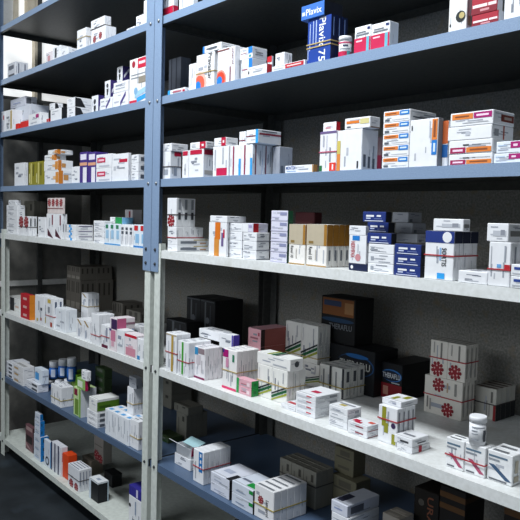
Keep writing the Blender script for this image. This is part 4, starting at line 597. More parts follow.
["slim_medicine_box","dark carton with two brown stripes near the bottom corner","","medicine box","brownstripe",0.3259,0.2,0.3866,0.0677,0.08,0.1917,"T"],
["slim_medicine_box","dark brown striped carton at the bottom right corner","","medicine box","brownstripe",0.4885,0.2,0.3866,0.0688,0.08,0.2101,"T"],
["medicine_box","white carton with dark text standing against the bright window, front of bundle","bundled cartons, white carton with dark text standing against the bright window","medicine box","darktextw",-2.1194,0.05,1.7996,0.1073,0.0295,0.0892,""],
["medicine_box","white carton with dark text standing against the bright window, rear of bundle","bundled cartons, white carton with dark text standing against the bright window","medicine box","darktextw",-2.1194,0.0802,1.7996,0.1073,0.0295,0.0892,""],
["medicine_box","small pinkish white carton before the bright window","","medicine box","pinkish",-1.5993,0.03,1.7996,0.0631,0.05,0.0548,""],
["medicine_box","small white carton with dark oval before the window","","medicine box","darkmark",-1.531,0.03,1.7996,0.0757,0.05,0.064,""],
["flat_medicine_box","small white carton between window and banded pair","","medicine box","white",-1.4503,0.03,1.7996,0.0725,0.05,0.0423,""],
["medicine_box","white banded carton left of the taller banded stack, front of bundle","bundled cartons, white banded carton left of the taller banded stack","medicine box","white",-1.2728,0.02,1.7996,0.0786,0.0098,0.0826,""],
["medicine_box","white banded carton left of the taller banded stack, rear of bundle","bundled cartons, white banded carton left of the taller banded stack","medicine box","white",-1.2728,0.0305,1.7996,0.0786,0.0098,0.0826,""],
["flat_medicine_box","white carton with two red flowers, lower tier near the window, front of bundle","bundled cartons, white carton with two red flowers, lower tier near the window","medicine box","twoflowers",-1.152,0.02,1.7996,0.1125,0.0141,0.0598,""],
["flat_medicine_box","white carton with two red flowers, lower tier near the window, middle of bundle","bundled cartons, white carton with two red flowers, lower tier near the window","medicine box","twoflowers",-1.152,0.0348,1.7996,0.1125,0.0141,0.0598,""],
["flat_medicine_box","white carton with two red flowers, lower tier near the window, rear of bundle","bundled cartons, white carton with two red flowers, lower tier near the window","medicine box","twoflowers",-1.152,0.0496,1.7996,0.1125,0.0141,0.0598,""],
["flat_medicine_box","white carton on the red flower tier near the window, front of bundle","bundled cartons, white carton on the red flower tier near the window","medicine box","slices",-1.1534,0.02,1.86,0.1085,0.0081,0.0343,""],
["flat_medicine_box","white carton on the red flower tier near the window, middle of bundle","bundled cartons, white carton on the red flower tier near the window","medicine box","slices",-1.1534,0.0288,1.86,0.1085,0.0081,0.0343,""],
["flat_medicine_box","white carton on the red flower tier near the window, rear of bundle","bundled cartons, white carton on the red flower tier near the window","medicine box","slices",-1.1534,0.0376,1.86,0.1085,0.0081,0.0343,""],
["flat_medicine_box","tiny flat white carton alone near the blue post","","medicine box","white",-0.8718,0.015,1.7996,0.0548,0.05,0.0126,""],
["medicine_box","small white carton next to the tall one at blue post","","medicine box","white",-0.816,0.02,1.7996,0.0463,0.015,0.0428,""],
["slim_medicine_box","tall white carton half hidden by the blue post","","medicine box","white",-0.7526,0.012,1.7996,0.0412,0.05,0.0786,""],
["slim_medicine_box","white carton with red mark at the left photo edge","","medicine box","redmark",-2.0911,0.012,1.5546,0.0468,0.05,0.0998,""],
["medicine_box","white carton with gold edge by the big wrapped package","","medicine box","goldedge",-2.0318,0.01,1.5546,0.0874,0.05,0.0983,""],
["wrapped_package","big pale wrapped package with chevron print","","package","chevron",-2.0432,0.06,1.5546,0.189,0.0898,0.1197,""],
["flat_medicine_box","pale flat carton lying on the big wrapped package","","medicine box","silver",-2.1059,0.06,1.6749,0.189,0.0568,0.0417,""],
["flat_medicine_box","small bright red carton at the foot of wrapped package","","medicine box","redplain",-1.8426,0.012,1.5546,0.0902,0.03,0.0304,""],
["medicine_box","tiny red carton left of the small bright red one","","medicine box","redplain",-1.9051,0.012,1.5546,0.0377,0.03,0.0269,""],
["flat_medicine_box","white carton with magenta corner before wrapped package","","medicine box","magcorner",-1.7412,0.01,1.5546,0.1355,0.035,0.0517,""],
["flat_medicine_box","small flat carton with red end beside magenta corner one","","medicine box","redrightend",-1.6002,0.01,1.5546,0.0798,0.05,0.0172,""],
["flat_medicine_box","white carton with black side, lower and nearer the package","","medicine box","blackright",-1.5046,0.012,1.5546,0.11,0.0232,0.0496,""],
["flat_medicine_box","small white carton with black side, resting on another","","medicine box","blackdiag",-1.5157,0.012,1.6048,0.0561,0.0342,0.0251,""],
["flat_medicine_box","white carton with black diagonal side, lower of two","","medicine box","blackdiag",-1.342,0.012,1.5546,0.0737,0.0751,0.039,""],
["flat_medicine_box","white carton with black diagonal side, upper of two","","medicine box","blackdiag",-1.3427,0.012,1.5942,0.0737,0.0793,0.0365,""],
["medicine_box","white and purple carton with black figure, lowest step","","medicine box","figure",-1.2045,0.05,1.5546,0.0547,0.0247,0.0747,""],
["medicine_box","white and purple carton with black figure, middle step, bottom of stack","stacked cartons, white and purple carton with black figure, middle step","medicine box","figure",-1.1166,0.06,1.5546,0.0439,0.0286,0.0603,""],
["medicine_box","white and purple carton with black figure, middle step, top of stack","stacked cartons, white and purple carton with black figure, middle step","medicine box","figure",-1.1166,0.06,1.6153,0.0439,0.0286,0.0603,""],
["medicine_box","white and purple carton with black figure, highest step, bottom of stack","stacked cartons, white and purple carton with black figure, highest step","medicine box","figure",-1.0412,0.07,1.5546,0.0418,0.0284,0.054,""],
["medicine_box","white and purple carton with black figure, highest step, middle of stack","stacked cartons, white and purple carton with black figure, highest step","medicine box","figure",-1.0412,0.07,1.609,0.0418,0.0284,0.054,""],
["medicine_box","white and purple carton with black figure, highest step, top of stack","stacked cartons, white and purple carton with black figure, highest step","medicine box","figure",-1.0412,0.07,1.6634,0.0418,0.0284,0.054,""],
["flat_medicine_box","white carton with purple diagonal left of its taller twin","","medicine box","purplediag",-1.0488,0.008,1.5546,0.0921,0.03,0.0403,""],
["flat_medicine_box","white carton with purple diagonal beside the large red cornered carton","","medicine box","purplediag",-0.9507,0.008,1.5546,0.1089,0.03,0.0482,""],
["flat_medicine_box","white carton with grey lettering on the purple diagonal one","","medicine box","greytext",-0.9468,0.008,1.6034,0.1036,0.03,0.0351,""],
["medicine_box","large white carton with red square and blue swoosh","","medicine box","babybox",-0.8292,0.006,1.5546,0.123,0.06,0.1442,"R"],
["medicine_box","white upright carton left of the olive cartons, front of bundle","bundled cartons, white upright carton left of the olive cartons","medicine box","white",-1.9381,0.02,1.2986,0.1193,0.0088,0.1048,""],
["medicine_box","white upright carton left of the olive cartons, rear of bundle","bundled cartons, white upright carton left of the olive cartons","medicine box","white",-1.9381,0.0295,1.2986,0.1193,0.0088,0.1048,""],
["medicine_box","olive yellow upright carton, left of bundle","bundled cartons, olive yellow upright carton","medicine box","olivecarton",-1.7516,0.015,1.2986,0.0817,0.05,0.101,""],
["medicine_box","olive yellow upright carton, right of bundle","bundled cartons, olive yellow upright carton","medicine box","olivecarton",-1.6691,0.015,1.2986,0.0817,0.05,0.101,""],
["flat_medicine_box","white carton with orange blot, bottom tier beside olive cartons","","medicine box","orangeblot",-1.5638,0.012,1.2986,0.1443,0.0842,0.055,""],
["flat_medicine_box","white carton with orange blot, middle tier beside olive cartons","","medicine box","orangeblot",-1.57,0.012,1.3542,0.1446,0.0645,0.0416,""],
["flat_medicine_box","small orange blotted carton, next to top of its pile","","medicine box","orangeblot",-1.5652,0.012,1.3964,0.099,0.0518,0.0243,""],
["flat_medicine_box","small orange blotted carton topping its pile","","medicine box","orangeblot",-1.5285,0.012,1.4213,0.092,0.0689,0.0183,""],
["medicine_box","small white carton left of the purple cartons","","medicine box","white",-1.2952,0.012,1.2986,0.0679,0.05,0.0637,""],
["slim_medicine_box","purple and white carton nearer the orange blot pile","","medicine box","purplepeach",-1.2177,0.01,1.2986,0.0641,0.05,0.1157,""],
["slim_medicine_box","purple and white carton nearer the crimson pill labels","","medicine box","purplepeach",-1.1451,0.01,1.2986,0.0622,0.05,0.1117,""],
["flat_medicine_box","white carton with crimson pill label, bottom of stack","stacked cartons, white carton with crimson pill label","medicine box","redpill",-1.0788,0.01,1.2986,0.1174,0.0196,0.0493,""],
["flat_medicine_box","white carton with crimson pill label, top of stack","stacked cartons, white carton with crimson pill label","medicine box","redpill",-1.0788,0.01,1.3483,0.1174,0.0196,0.0493,""],
["medicine_box","big white carton with crimson bar by the pill labels","","medicine box","redtopbar",-0.9577,0.012,1.2986,0.1158,0.0115,0.0947,""],
["flat_medicine_box","white carton stacked between the crimson bar and blue post, bottom of stack","stacked cartons, white carton stacked between the crimson bar and blue post","medicine box","darkrighttext",-0.8211,0.012,1.2986,0.0474,0.0458,0.0284,""],
["flat_medicine_box","white carton stacked between the crimson bar and blue post, middle of stack","stacked cartons, white carton stacked between the crimson bar and blue post","medicine box","darkrighttext",-0.8211,0.012,1.3274,0.0474,0.0458,0.0284,""],
["flat_medicine_box","white carton stacked between the crimson bar and blue post, top of stack","stacked cartons, white carton stacked between the crimson bar and blue post","medicine box","darkrighttext",-0.8211,0.012,1.3562,0.0474,0.0458,0.0284,""],
["flat_medicine_box","plain white flat carton in tall stack at far left, bottom of stack","stacked cartons, plain white flat carton in tall stack at far left","medicine box","white",-2.0287,0.015,1.0746,0.1446,0.0349,0.0268,""],
["flat_medicine_box","plain white flat carton in tall stack at far left, fourth from top of stack","stacked cartons, plain white flat carton in tall stack at far left","medicine box","white",-2.0287,0.015,1.1018,0.1446,0.0349,0.0268,""],
["flat_medicine_box","plain white flat carton in tall stack at far left, third from top of stack","stacked cartons, plain white flat carton in tall stack at far left","medicine box","white",-2.0287,0.015,1.129,0.1446,0.0349,0.0268,""],
["flat_medicine_box","plain white flat carton in tall stack at far left, second from top of stack","stacked cartons, plain white flat carton in tall stack at far left","medicine box","white",-2.0287,0.015,1.1562,0.1446,0.0349,0.0268,""],
["flat_medicine_box","plain white flat carton in tall stack at far left, top of stack","stacked cartons, plain white flat carton in tall stack at far left","medicine box","white",-2.0287,0.015,1.1835,0.1446,0.0349,0.0268,""],
["flat_medicine_box","small white carton topping the tall stack at far left","","medicine box","white",-2.0024,0.015,1.2109,0.0917,0.0256,0.0231,""],
["medicine_box","shaded grey carton behind the red flower pair, front of bundle","bundled cartons, shaded grey carton behind the red flower pair","medicine box","dimgrey",-2.1908,0.16,1.0746,0.1334,0.0302,0.1596,""],
["medicine_box","shaded grey carton behind the red flower pair, rear of bundle","bundled cartons, shaded grey carton behind the red flower pair","medicine box","dimgrey",-2.1908,0.1909,1.0746,0.1334,0.0302,0.1596,""],
["medicine_box","white slim carton with red flower beside far left stack, left front of bundle","bundled cartons, white slim carton with red flower beside far left stack","medicine box","redflower2",-1.8461,0.008,1.0746,0.0603,0.0177,0.0863,""],
["medicine_box","white slim carton with red flower beside far left stack, right front of bundle","bundled cartons, white slim carton with red flower beside far left stack","medicine box","redflower2",-1.7851,0.008,1.0746,0.0603,0.0177,0.0863,""],
["medicine_box","white slim carton with red flower beside far left stack, left rear of bundle","bundled cartons, white slim carton with red flower beside far left stack","medicine box","redflower2",-1.8461,0.0264,1.0746,0.0603,0.0177,0.0863,""],
["medicine_box","white slim carton with red flower beside far left stack, right rear of bundle","bundled cartons, white slim carton with red flower beside far left stack","medicine box","redflower2",-1.7851,0.0264,1.0746,0.0603,0.0177,0.0863,""],
["medicine_box","white slim carton left of the maroon diagonal cartons, front of bundle","bundled cartons, white slim carton left of the maroon diagonal cartons","medicine box","white",-1.632,0.012,1.0746,0.0821,0.0347,0.0858,""],
["medicine_box","white carton with dark maroon diagonal, left front of bundle","bundled cartons, white carton with dark maroon diagonal","medicine box","maroondiag",-1.5392,0.012,1.0746,0.0787,0.0103,0.1023,""],
["medicine_box","white carton with dark maroon diagonal, right front of bundle","bundled cartons, white carton with dark maroon diagonal","medicine box","maroondiag",-1.4599,0.012,1.0746,0.0787,0.0103,0.1023,""],
["medicine_box","white carton with dark maroon diagonal, left rear of bundle","bundled cartons, white carton with dark maroon diagonal","medicine box","maroondiag",-1.5392,0.023,1.0746,0.0787,0.0103,0.1023,""],
["medicine_box","white carton with dark maroon diagonal, right rear of bundle","bundled cartons, white carton with dark maroon diagonal","medicine box","maroondiag",-1.4599,0.023,1.0746,0.0787,0.0103,0.1023,""],
["slim_medicine_box","pinkish carton with red blot, upper tier, left of bundle","bundled cartons, pinkish carton with red blot, upper tier","medicine box","fourred",-1.5301,0.012,1.1775,0.0387,0.0084,0.0644,""],
["slim_medicine_box","pinkish carton with red blot, upper tier, second from left of bundle","bundled cartons, pinkish carton with red blot, upper tier","medicine box","fourred",-1.4908,0.012,1.1775,0.0387,0.0084,0.0644,""],
["slim_medicine_box","pinkish carton with red blot, upper tier, third from left of bundle","bundled cartons, pinkish carton with red blot, upper tier","medicine box","fourred",-1.4514,0.012,1.1775,0.0387,0.0084,0.0644,""],
["slim_medicine_box","pinkish carton with red blot, upper tier, right of bundle","bundled cartons, pinkish carton with red blot, upper tier","medicine box","fourred",-1.412,0.012,1.1775,0.0387,0.0084,0.0644,""],
["flat_medicine_box","white flat carton with blue zigzag, bottom of stack","stacked cartons, white flat carton with blue zigzag","medicine box","bluezig",-1.3378,0.012,1.0746,0.0791,0.0758,0.0202,""],
["flat_medicine_box","white flat carton with blue zigzag, middle of stack","stacked cartons, white flat carton with blue zigzag","medicine box","bluezig",-1.3378,0.012,1.0952,0.0791,0.0758,0.0202,""],
["flat_medicine_box","white flat carton with blue zigzag, top of stack","stacked cartons, white flat carton with blue zigzag","medicine box","bluezig",-1.3378,0.012,1.1158,0.0791,0.0758,0.0202,""],
["flat_medicine_box","plain white flat carton between zigzag and blue washed cartons, bottom of stack","stacked cartons, plain white flat carton between zigzag and blue washed cartons","medicine box","plainlines",-1.0982,0.012,1.0746,0.0846,0.0319,0.0204,""],
["flat_medicine_box","plain white flat carton between zigzag and blue washed cartons, third from top of stack","stacked cartons, plain white flat carton between zigzag and blue washed cartons","medicine box","plainlines",-1.0982,0.012,1.0954,0.0846,0.0319,0.0204,""],
["flat_medicine_box","plain white flat carton between zigzag and blue washed cartons, second from top of stack","stacked cartons, plain white flat carton between zigzag and blue washed cartons","medicine box","plainlines",-1.0982,0.012,1.1162,0.0846,0.0319,0.0204,""],
["flat_medicine_box","plain white flat carton between zigzag and blue washed cartons, top of stack","stacked cartons, plain white flat carton between zigzag and blue washed cartons","medicine box","plainlines",-1.0982,0.012,1.1369,0.0846,0.0319,0.0204,""],
["slim_medicine_box","pale blue washed carton with green cap mark, left of bundle","bundled cartons, pale blue washed carton with green cap mark","medicine box","bluewash",-0.9969,0.006,1.0746,0.0381,0.06,0.0741,""],
["slim_medicine_box","pale blue washed carton with green cap mark, middle of bundle","bundled cartons, pale blue washed carton with green cap mark","medicine box","bluewash",-0.9582,0.006,1.0746,0.0381,0.06,0.0741,""],
["slim_medicine_box","pale blue washed carton with green cap mark, right of bundle","bundled cartons, pale blue washed carton with green cap mark","medicine box","bluewash",-0.9194,0.006,1.0746,0.0381,0.06,0.0741,""],
["slim_medicine_box","white carton with dark little windows, left of bundle","bundled cartons, white carton with dark little windows","medicine box","darkwin",-0.8778,0.006,1.0746,0.0287,0.06,0.072,""],
["slim_medicine_box","white carton with dark little windows, middle of bundle","bundled cartons, white carton with dark little windows","medicine box","darkwin",-0.8484,0.006,1.0746,0.0287,0.06,0.072,""],
["slim_medicine_box","white carton with dark little windows, right of bundle","bundled cartons, white carton with dark little windows","medicine box","darkwin",-0.8189,0.006,1.0746,0.0287,0.06,0.072,""],
["slim_medicine_box","pale blue washed carton with red cap, by blue post, left of bundle","bundled cartons, pale blue washed carton with red cap, by blue post","medicine box","bluewashred",-0.7868,0.006,1.0746,0.0409,0.06,0.0762,""],
["slim_medicine_box","pale blue washed carton with red cap, by blue post, right of bundle","bundled cartons, pale blue washed carton with red cap, by blue post","medicine box","bluewashred",-0.7452,0.006,1.0746,0.0409,0.06,0.0762,""],
["flat_medicine_box","flat carton with green patch and blue side on washed cartons","","medicine box","greenblue",-1.0429,0.05,1.1493,0.0918,0.0444,0.0227,""],
["slim_medicine_box","small upright carton with red stripe above the dark windows","","medicine box","redstripesm",-1.06,0.12,1.0746,0.0574,0.04,0.1267,""],
["flat_medicine_box","white carton with black band at far left end","","medicine box","blackband",-2.1391,0.0517,0.6996,0.1836,0.1,0.0626,""],
["flat_medicine_box","red carton with orange side, bottom of stack","stacked cartons, red carton with orange side","medicine box","redorange",-1.8245,0.0082,0.6996,0.1092,0.025,0.0366,""],
["flat_medicine_box","red carton with orange side, middle of stack","stacked cartons, red carton with orange side","medicine box","redorange",-1.8245,0.0082,0.7366,0.1092,0.025,0.0366,""],
["flat_medicine_box","red carton with orange side, top of stack","stacked cartons, red carton with orange side","medicine box","redorange",-1.8245,0.0082,0.7736,0.1092,0.025,0.0366,""],
["medicine_box","white slim carton with small dots beside the red stack, front of bundle","bundled cartons, white slim carton with small dots beside the red stack","medicine box","dotwhite",-1.6407,0.004,0.6996,0.0998,0.0172,0.1236,"T"],
["medicine_box","white slim carton with small dots beside the red stack, middle of bundle","bundled cartons, white slim carton with small dots beside the red stack","medicine box","dotwhite",-1.6407,0.0219,0.6996,0.0998,0.0172,0.1236,"T"],
["medicine_box","white slim carton with small dots beside the red stack, rear of bundle","bundled cartons, white slim carton with small dots beside the red stack","medicine box","dotwhite",-1.6407,0.0398,0.6996,0.0998,0.0172,0.1236,"T"],
["slim_medicine_box","white slim carton with yellow corner and red line, front of bundle","bundled cartons, white slim carton with yellow corner and red line","medicine box","dotwhite2",-1.5195,0.004,0.6996,0.0811,0.0202,0.1259,""],
["slim_medicine_box","white slim carton with yellow corner and red line, rear of bundle","bundled cartons, white slim carton with yellow corner and red line","medicine box","dotwhite2",-1.5195,0.0249,0.6996,0.0811,0.0202,0.1259,""],
["wrapped_carton","plastic wrapped white carton with torn flap","","medicine box","plastic",-1.4373,0.012,0.6996,0.0968,0.0493,0.092,""],
["slim_medicine_box","white slim carton under the brown cornered ones, front of bundle","bundled cartons, white slim carton under the brown cornered ones","medicine box","slices",-1.408,0.11,0.6996,0.0616,0.0167,0.0942,""],
["slim_medicine_box","white slim carton under the brown cornered ones, middle of bundle","bundled cartons, white slim carton under the brown cornered ones","medicine box","slices",-1.408,0.1274,0.6996,0.0616,0.0167,0.0942,""],
["slim_medicine_box","white slim carton under the brown cornered ones, rear of bundle","bundled cartons, white slim carton under the brown cornered ones","medicine box","slices",-1.408,0.1449,0.6996,0.0616,0.0167,0.0942,""],
["medicine_box","white slim carton with brown corner, raised tier, front of bundle","bundled cartons, white slim carton with brown corner, raised tier","medicine box","browncorner",-1.4052,0.11,0.7944,0.0567,0.0167,0.0566,""],
["medicine_box","white slim carton with brown corner, raised tier, middle of bundle","bundled cartons, white slim carton with brown corner, raised tier","medicine box","browncorner",-1.4052,0.1274,0.7944,0.0567,0.0167,0.0566,""],
["medicine_box","white slim carton with brown corner, raised tier, rear of bundle","bundled cartons, white slim carton with brown corner, raised tier","medicine box","browncorner",-1.4052,0.1448,0.7944,0.0567,0.0167,0.0566,""],
["medicine_box","white slim carton with brown corner, front row, left of bundle","bundled cartons, white slim carton with brown corner, front row","medicine box","browncorner",-1.2317,0.0093,0.6996,0.0588,0.06,0.0749,""],
["medicine_box","white slim carton with brown corner, front row, right of bundle","bundled cartons, white slim carton with brown corner, front row","medicine box","browncorner",-1.1722,0.0093,0.6996,0.0588,0.06,0.0749,""],
["slim_medicine_box","white slim carton beside the front brown cornered pair, front of bundle","bundled cartons, white slim carton beside the front brown cornered pair","medicine box","white",-1.0938,0.004,0.6996,0.0617,0.0152,0.1126,""],
["slim_medicine_box","white slim carton beside the front brown cornered pair, second from front of bundle","bundled cartons, white slim carton beside the front brown cornered pair","medicine box","white",-1.0938,0.0199,0.6996,0.0617,0.0152,0.1126,""],
["slim_medicine_box","white slim carton beside the front brown cornered pair, third from front of bundle","bundled cartons, white slim carton beside the front brown cornered pair","medicine box","white",-1.0938,0.0358,0.6996,0.0617,0.0152,0.1126,""],
["slim_medicine_box","white slim carton beside the front brown cornered pair, rear of bundle","bundled cartons, white slim carton beside the front brown cornered pair","medicine box","white",-1.0938,0.0517,0.6996,0.0617,0.0152,0.1126,""],
["medicine_box","white slim carton with dark purple foot","","medicine box","purplefoot",-1.0121,0.004,0.6996,0.0587,0.045,0.0827,""],
["slim_medicine_box","white upright carton with pink splash below purple carton","","medicine box","pinksplash",-0.9473,0.004,0.6996,0.0504,0.045,0.0774,""],
["medicine_box","purple and pink carton lying across the pink splash ones","","medicine box","purplepink",-0.944,0.004,0.7776,0.0524,0.0712,0.0395,""],
["slim_medicine_box","white upright carton with grey text left of red cap","","medicine box","greytext",-0.891,0.004,0.6996,0.0522,0.04,0.0821,""],
["medicine_box","white carton with red cap bar and pink splash","","medicine box","redcap",-0.8344,0.004,0.6996,0.0824,0.04,0.0782,"T"],
["medicine_box","white carton with blue foot against the white post","","medicine box","bluefoot",-0.7474,0.004,0.6996,0.0579,0.05,0.0728,""],
["medicine_box","white carton with blue dot behind the red capped one","","medicine box","whitebluedot",-0.9707,0.1,0.6996,0.0735,0.08,0.0806,""],
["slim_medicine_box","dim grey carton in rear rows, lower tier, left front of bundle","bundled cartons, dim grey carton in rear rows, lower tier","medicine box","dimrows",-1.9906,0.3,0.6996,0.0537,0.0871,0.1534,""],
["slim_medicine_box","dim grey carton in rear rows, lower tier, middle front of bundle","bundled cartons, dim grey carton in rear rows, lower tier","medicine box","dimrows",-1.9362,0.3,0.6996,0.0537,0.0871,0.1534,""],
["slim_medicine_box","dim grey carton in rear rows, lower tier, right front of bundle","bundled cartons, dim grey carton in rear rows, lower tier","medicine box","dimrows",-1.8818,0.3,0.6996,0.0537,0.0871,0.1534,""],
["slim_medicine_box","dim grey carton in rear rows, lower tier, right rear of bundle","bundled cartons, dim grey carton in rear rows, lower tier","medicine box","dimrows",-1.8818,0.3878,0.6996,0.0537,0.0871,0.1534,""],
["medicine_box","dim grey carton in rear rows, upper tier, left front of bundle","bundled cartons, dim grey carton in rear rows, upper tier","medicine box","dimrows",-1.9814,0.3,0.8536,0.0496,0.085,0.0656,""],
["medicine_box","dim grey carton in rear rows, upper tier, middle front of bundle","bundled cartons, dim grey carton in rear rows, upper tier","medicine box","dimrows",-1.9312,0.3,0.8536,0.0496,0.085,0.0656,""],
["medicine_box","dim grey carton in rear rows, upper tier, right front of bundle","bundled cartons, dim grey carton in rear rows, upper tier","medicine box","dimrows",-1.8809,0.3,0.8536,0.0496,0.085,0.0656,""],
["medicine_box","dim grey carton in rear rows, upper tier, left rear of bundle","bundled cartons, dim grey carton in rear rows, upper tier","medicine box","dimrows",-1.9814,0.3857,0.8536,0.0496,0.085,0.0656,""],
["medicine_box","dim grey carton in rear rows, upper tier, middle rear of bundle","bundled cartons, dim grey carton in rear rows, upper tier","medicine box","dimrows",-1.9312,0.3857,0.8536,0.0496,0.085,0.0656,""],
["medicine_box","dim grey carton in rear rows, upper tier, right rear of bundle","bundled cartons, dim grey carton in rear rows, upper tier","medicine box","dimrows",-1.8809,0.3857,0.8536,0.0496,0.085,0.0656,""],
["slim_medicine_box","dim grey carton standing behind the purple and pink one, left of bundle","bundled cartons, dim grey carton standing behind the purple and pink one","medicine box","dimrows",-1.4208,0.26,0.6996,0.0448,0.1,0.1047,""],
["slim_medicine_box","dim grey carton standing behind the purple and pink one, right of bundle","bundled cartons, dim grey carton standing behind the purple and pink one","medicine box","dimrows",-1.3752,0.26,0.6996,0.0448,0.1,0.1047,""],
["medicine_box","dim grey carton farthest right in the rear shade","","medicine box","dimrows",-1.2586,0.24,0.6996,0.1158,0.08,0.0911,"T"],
["flat_medicine_box","white flat carton with dark end mark at far left, bottom of stack","stacked cartons, white flat carton with dark end mark at far left","medicine box","endmark",-2.0328,0.012,0.3866,0.0949,0.0851,0.0179,""],
["flat_medicine_box","white flat carton with dark end mark at far left, third from top of stack","stacked cartons, white flat carton with dark end mark at far left","medicine box","endmark",-2.0328,0.012,0.4049,0.0949,0.0851,0.0179,""],
["flat_medicine_box","white flat carton with dark end mark at far left, second from top of stack","stacked cartons, white flat carton with dark end mark at far left","medicine box","endmark",-2.0328,0.012,0.4231,0.0949,0.0851,0.0179,""],
["flat_medicine_box","white flat carton with dark end mark at far left, top of stack","stacked cartons, white flat carton with dark end mark at far left","medicine box","endmark",-2.0328,0.012,0.4414,0.0949,0.0851,0.0179,""],
["flat_medicine_box","white flat carton with tan lettering beside far left stack, bottom of stack","stacked cartons, white flat carton with tan lettering beside far left stack","medicine box","goldtext",-1.9076,0.004,0.3866,0.1283,0.0533,0.0283,""],
["flat_medicine_box","white flat carton with tan lettering beside far left stack, middle of stack","stacked cartons, white flat carton with tan lettering beside far left stack","medicine box","goldtext",-1.9076,0.004,0.4153,0.1283,0.0533,0.0283,""],
["flat_medicine_box","white flat carton with tan lettering beside far left stack, top of stack","stacked cartons, white flat carton with tan lettering beside far left stack","medicine box","goldtext",-1.9076,0.004,0.444,0.1283,0.0533,0.0283,""],
["flat_medicine_box","white flat carton with dark mark below blue tinged one, bottom of stack","stacked cartons, white flat carton with dark mark below blue tinged one","medicine box","endmark",-1.7629,0.0139,0.3866,0.1294,0.0499,0.0182,""],
["flat_medicine_box","white flat carton with dark mark below blue tinged one, top of stack","stacked cartons, white flat carton with dark mark below blue tinged one","medicine box","endmark",-1.7629,0.0139,0.4052,0.1294,0.0499,0.0182,""],
["medicine_box","white carton with blue tinge left of the capped bottles","","medicine box","bluetinge",-1.7086,0.03,0.4241,0.085,0.0309,0.063,""],
["slim_medicine_box","white slim carton before the capped bottles, left front of bundle","bundled cartons, white slim carton before the capped bottles","medicine box","slices",-1.462,0.004,0.3866,0.0504,0.0266,0.083,""],
["slim_medicine_box","white slim carton before the capped bottles, right front of bundle","bundled cartons, white slim carton before the capped bottles","medicine box","slices",-1.4108,0.004,0.3866,0.0504,0.0266,0.083,""],
["slim_medicine_box","white slim carton before the capped bottles, left rear of bundle","bundled cartons, white slim carton before the capped bottles","medicine box","slices",-1.462,0.0313,0.3866,0.0504,0.0266,0.083,""],
["slim_medicine_box","white slim carton before the capped bottles, right rear of bundle","bundled cartons, white slim carton before the capped bottles","medicine box","slices",-1.4108,0.0313,0.3866,0.0504,0.0266,0.083,""],
["slim_medicine_box","green and white upright carton with maroon patch, front of bundle","bundled cartons, green and white upright carton with maroon patch","medicine box","greenmar",-1.2576,0.0114,0.3866,0.0638,0.0213,0.1128,""],
["slim_medicine_box","green and white upright carton with maroon patch, middle of bundle","bundled cartons, green and white upright carton with maroon patch","medicine box","greenmar",-1.2576,0.0335,0.3866,0.0638,0.0213,0.1128,""],
["slim_medicine_box","green and white upright carton with maroon patch, rear of bundle","bundled cartons, green and white upright carton with maroon patch","medicine box","greenmar",-1.2576,0.0555,0.3866,0.0638,0.0213,0.1128,""],
["flat_medicine_box","small green carton with magenta end on the green upright","","medicine box","greenmag",-1.2277,0.0114,0.5,0.0713,0.0207,0.0416,""],
["medicine_box","tiny white carton topping the green and magenta one","","medicine box","white",-1.1881,0.0114,0.5422,0.0482,0.0165,0.0369,""],
["medicine_box","lime green carton peeping beside the capped bottles","","medicine box","leafgreen",-1.5319,0.11,0.3866,0.0913,0.06,0.1066,""],
["flat_medicine_box","white flat carton with barcode under the long green one, bottom of stack","stacked cartons, white flat carton with barcode under the long green one","medicine box","barcoded",-1.1208,0.004,0.3866,0.0839,0.0365,0.0191,""],
["flat_medicine_box","white flat carton with barcode under the long green one, middle of stack","stacked cartons, white flat carton with barcode under the long green one","medicine box","barcoded",-1.1208,0.004,0.4061,0.0839,0.0365,0.0191,""],
["flat_medicine_box","white flat carton with barcode under the long green one, top of stack","stacked cartons, white flat carton with barcode under the long green one","medicine box","barcoded",-1.1208,0.004,0.4256,0.0839,0.0365,0.0191,""],
["medicine_box","long white and green carton lying on barcoded cartons","","medicine box","greenlong",-1.105,0.004,0.4454,0.0667,0.0904,0.0493,""],
["slim_medicine_box","white slim carton with blue corner triangle, left front of bundle","bundled cartons, white slim carton with blue corner triangle","medicine box","bluetri",-0.9728,0.004,0.3866,0.043,0.035,0.0936,""],
["slim_medicine_box","white slim carton with blue corner triangle, second from left front of bundle","bundled cartons, white slim carton with blue corner triangle","medicine box","bluetri",-0.9291,0.004,0.3866,0.043,0.035,0.0936,""],
["slim_medicine_box","white slim carton with blue corner triangle, third from left front of bundle","bundled cartons, white slim carton with blue corner triangle","medicine box","bluetri",-0.8855,0.004,0.3866,0.043,0.035,0.0936,""],
["slim_medicine_box","white slim carton with blue corner triangle, right front of bundle","bundled cartons, white slim carton with blue corner triangle","medicine box","bluetri",-0.8418,0.004,0.3866,0.043,0.035,0.0936,""],
["slim_medicine_box","white slim carton with blue corner triangle, left rear of bundle","bundled cartons, white slim carton with blue corner triangle","medicine box","bluetri",-0.9728,0.0397,0.3866,0.043,0.035,0.0936,""],
["slim_medicine_box","white slim carton with blue corner triangle, second from left rear of bundle","bundled cartons, white slim carton with blue corner triangle","medicine box","bluetri",-0.9291,0.0397,0.3866,0.043,0.035,0.0936,""],
["slim_medicine_box","white slim carton with blue corner triangle, third from left rear of bundle","bundled cartons, white slim carton with blue corner triangle","medicine box","bluetri",-0.8855,0.0397,0.3866,0.043,0.035,0.0936,""],
["slim_medicine_box","white slim carton with blue corner triangle, right rear of bundle","bundled cartons, white slim carton with blue corner triangle","medicine box","bluetri",-0.8418,0.0397,0.3866,0.043,0.035,0.0936,""],
["slim_medicine_box","white banded carton against the white post, dark blue shelf","","medicine box","white",-0.7979,0.0101,0.3866,0.0544,0.0426,0.0984,""],
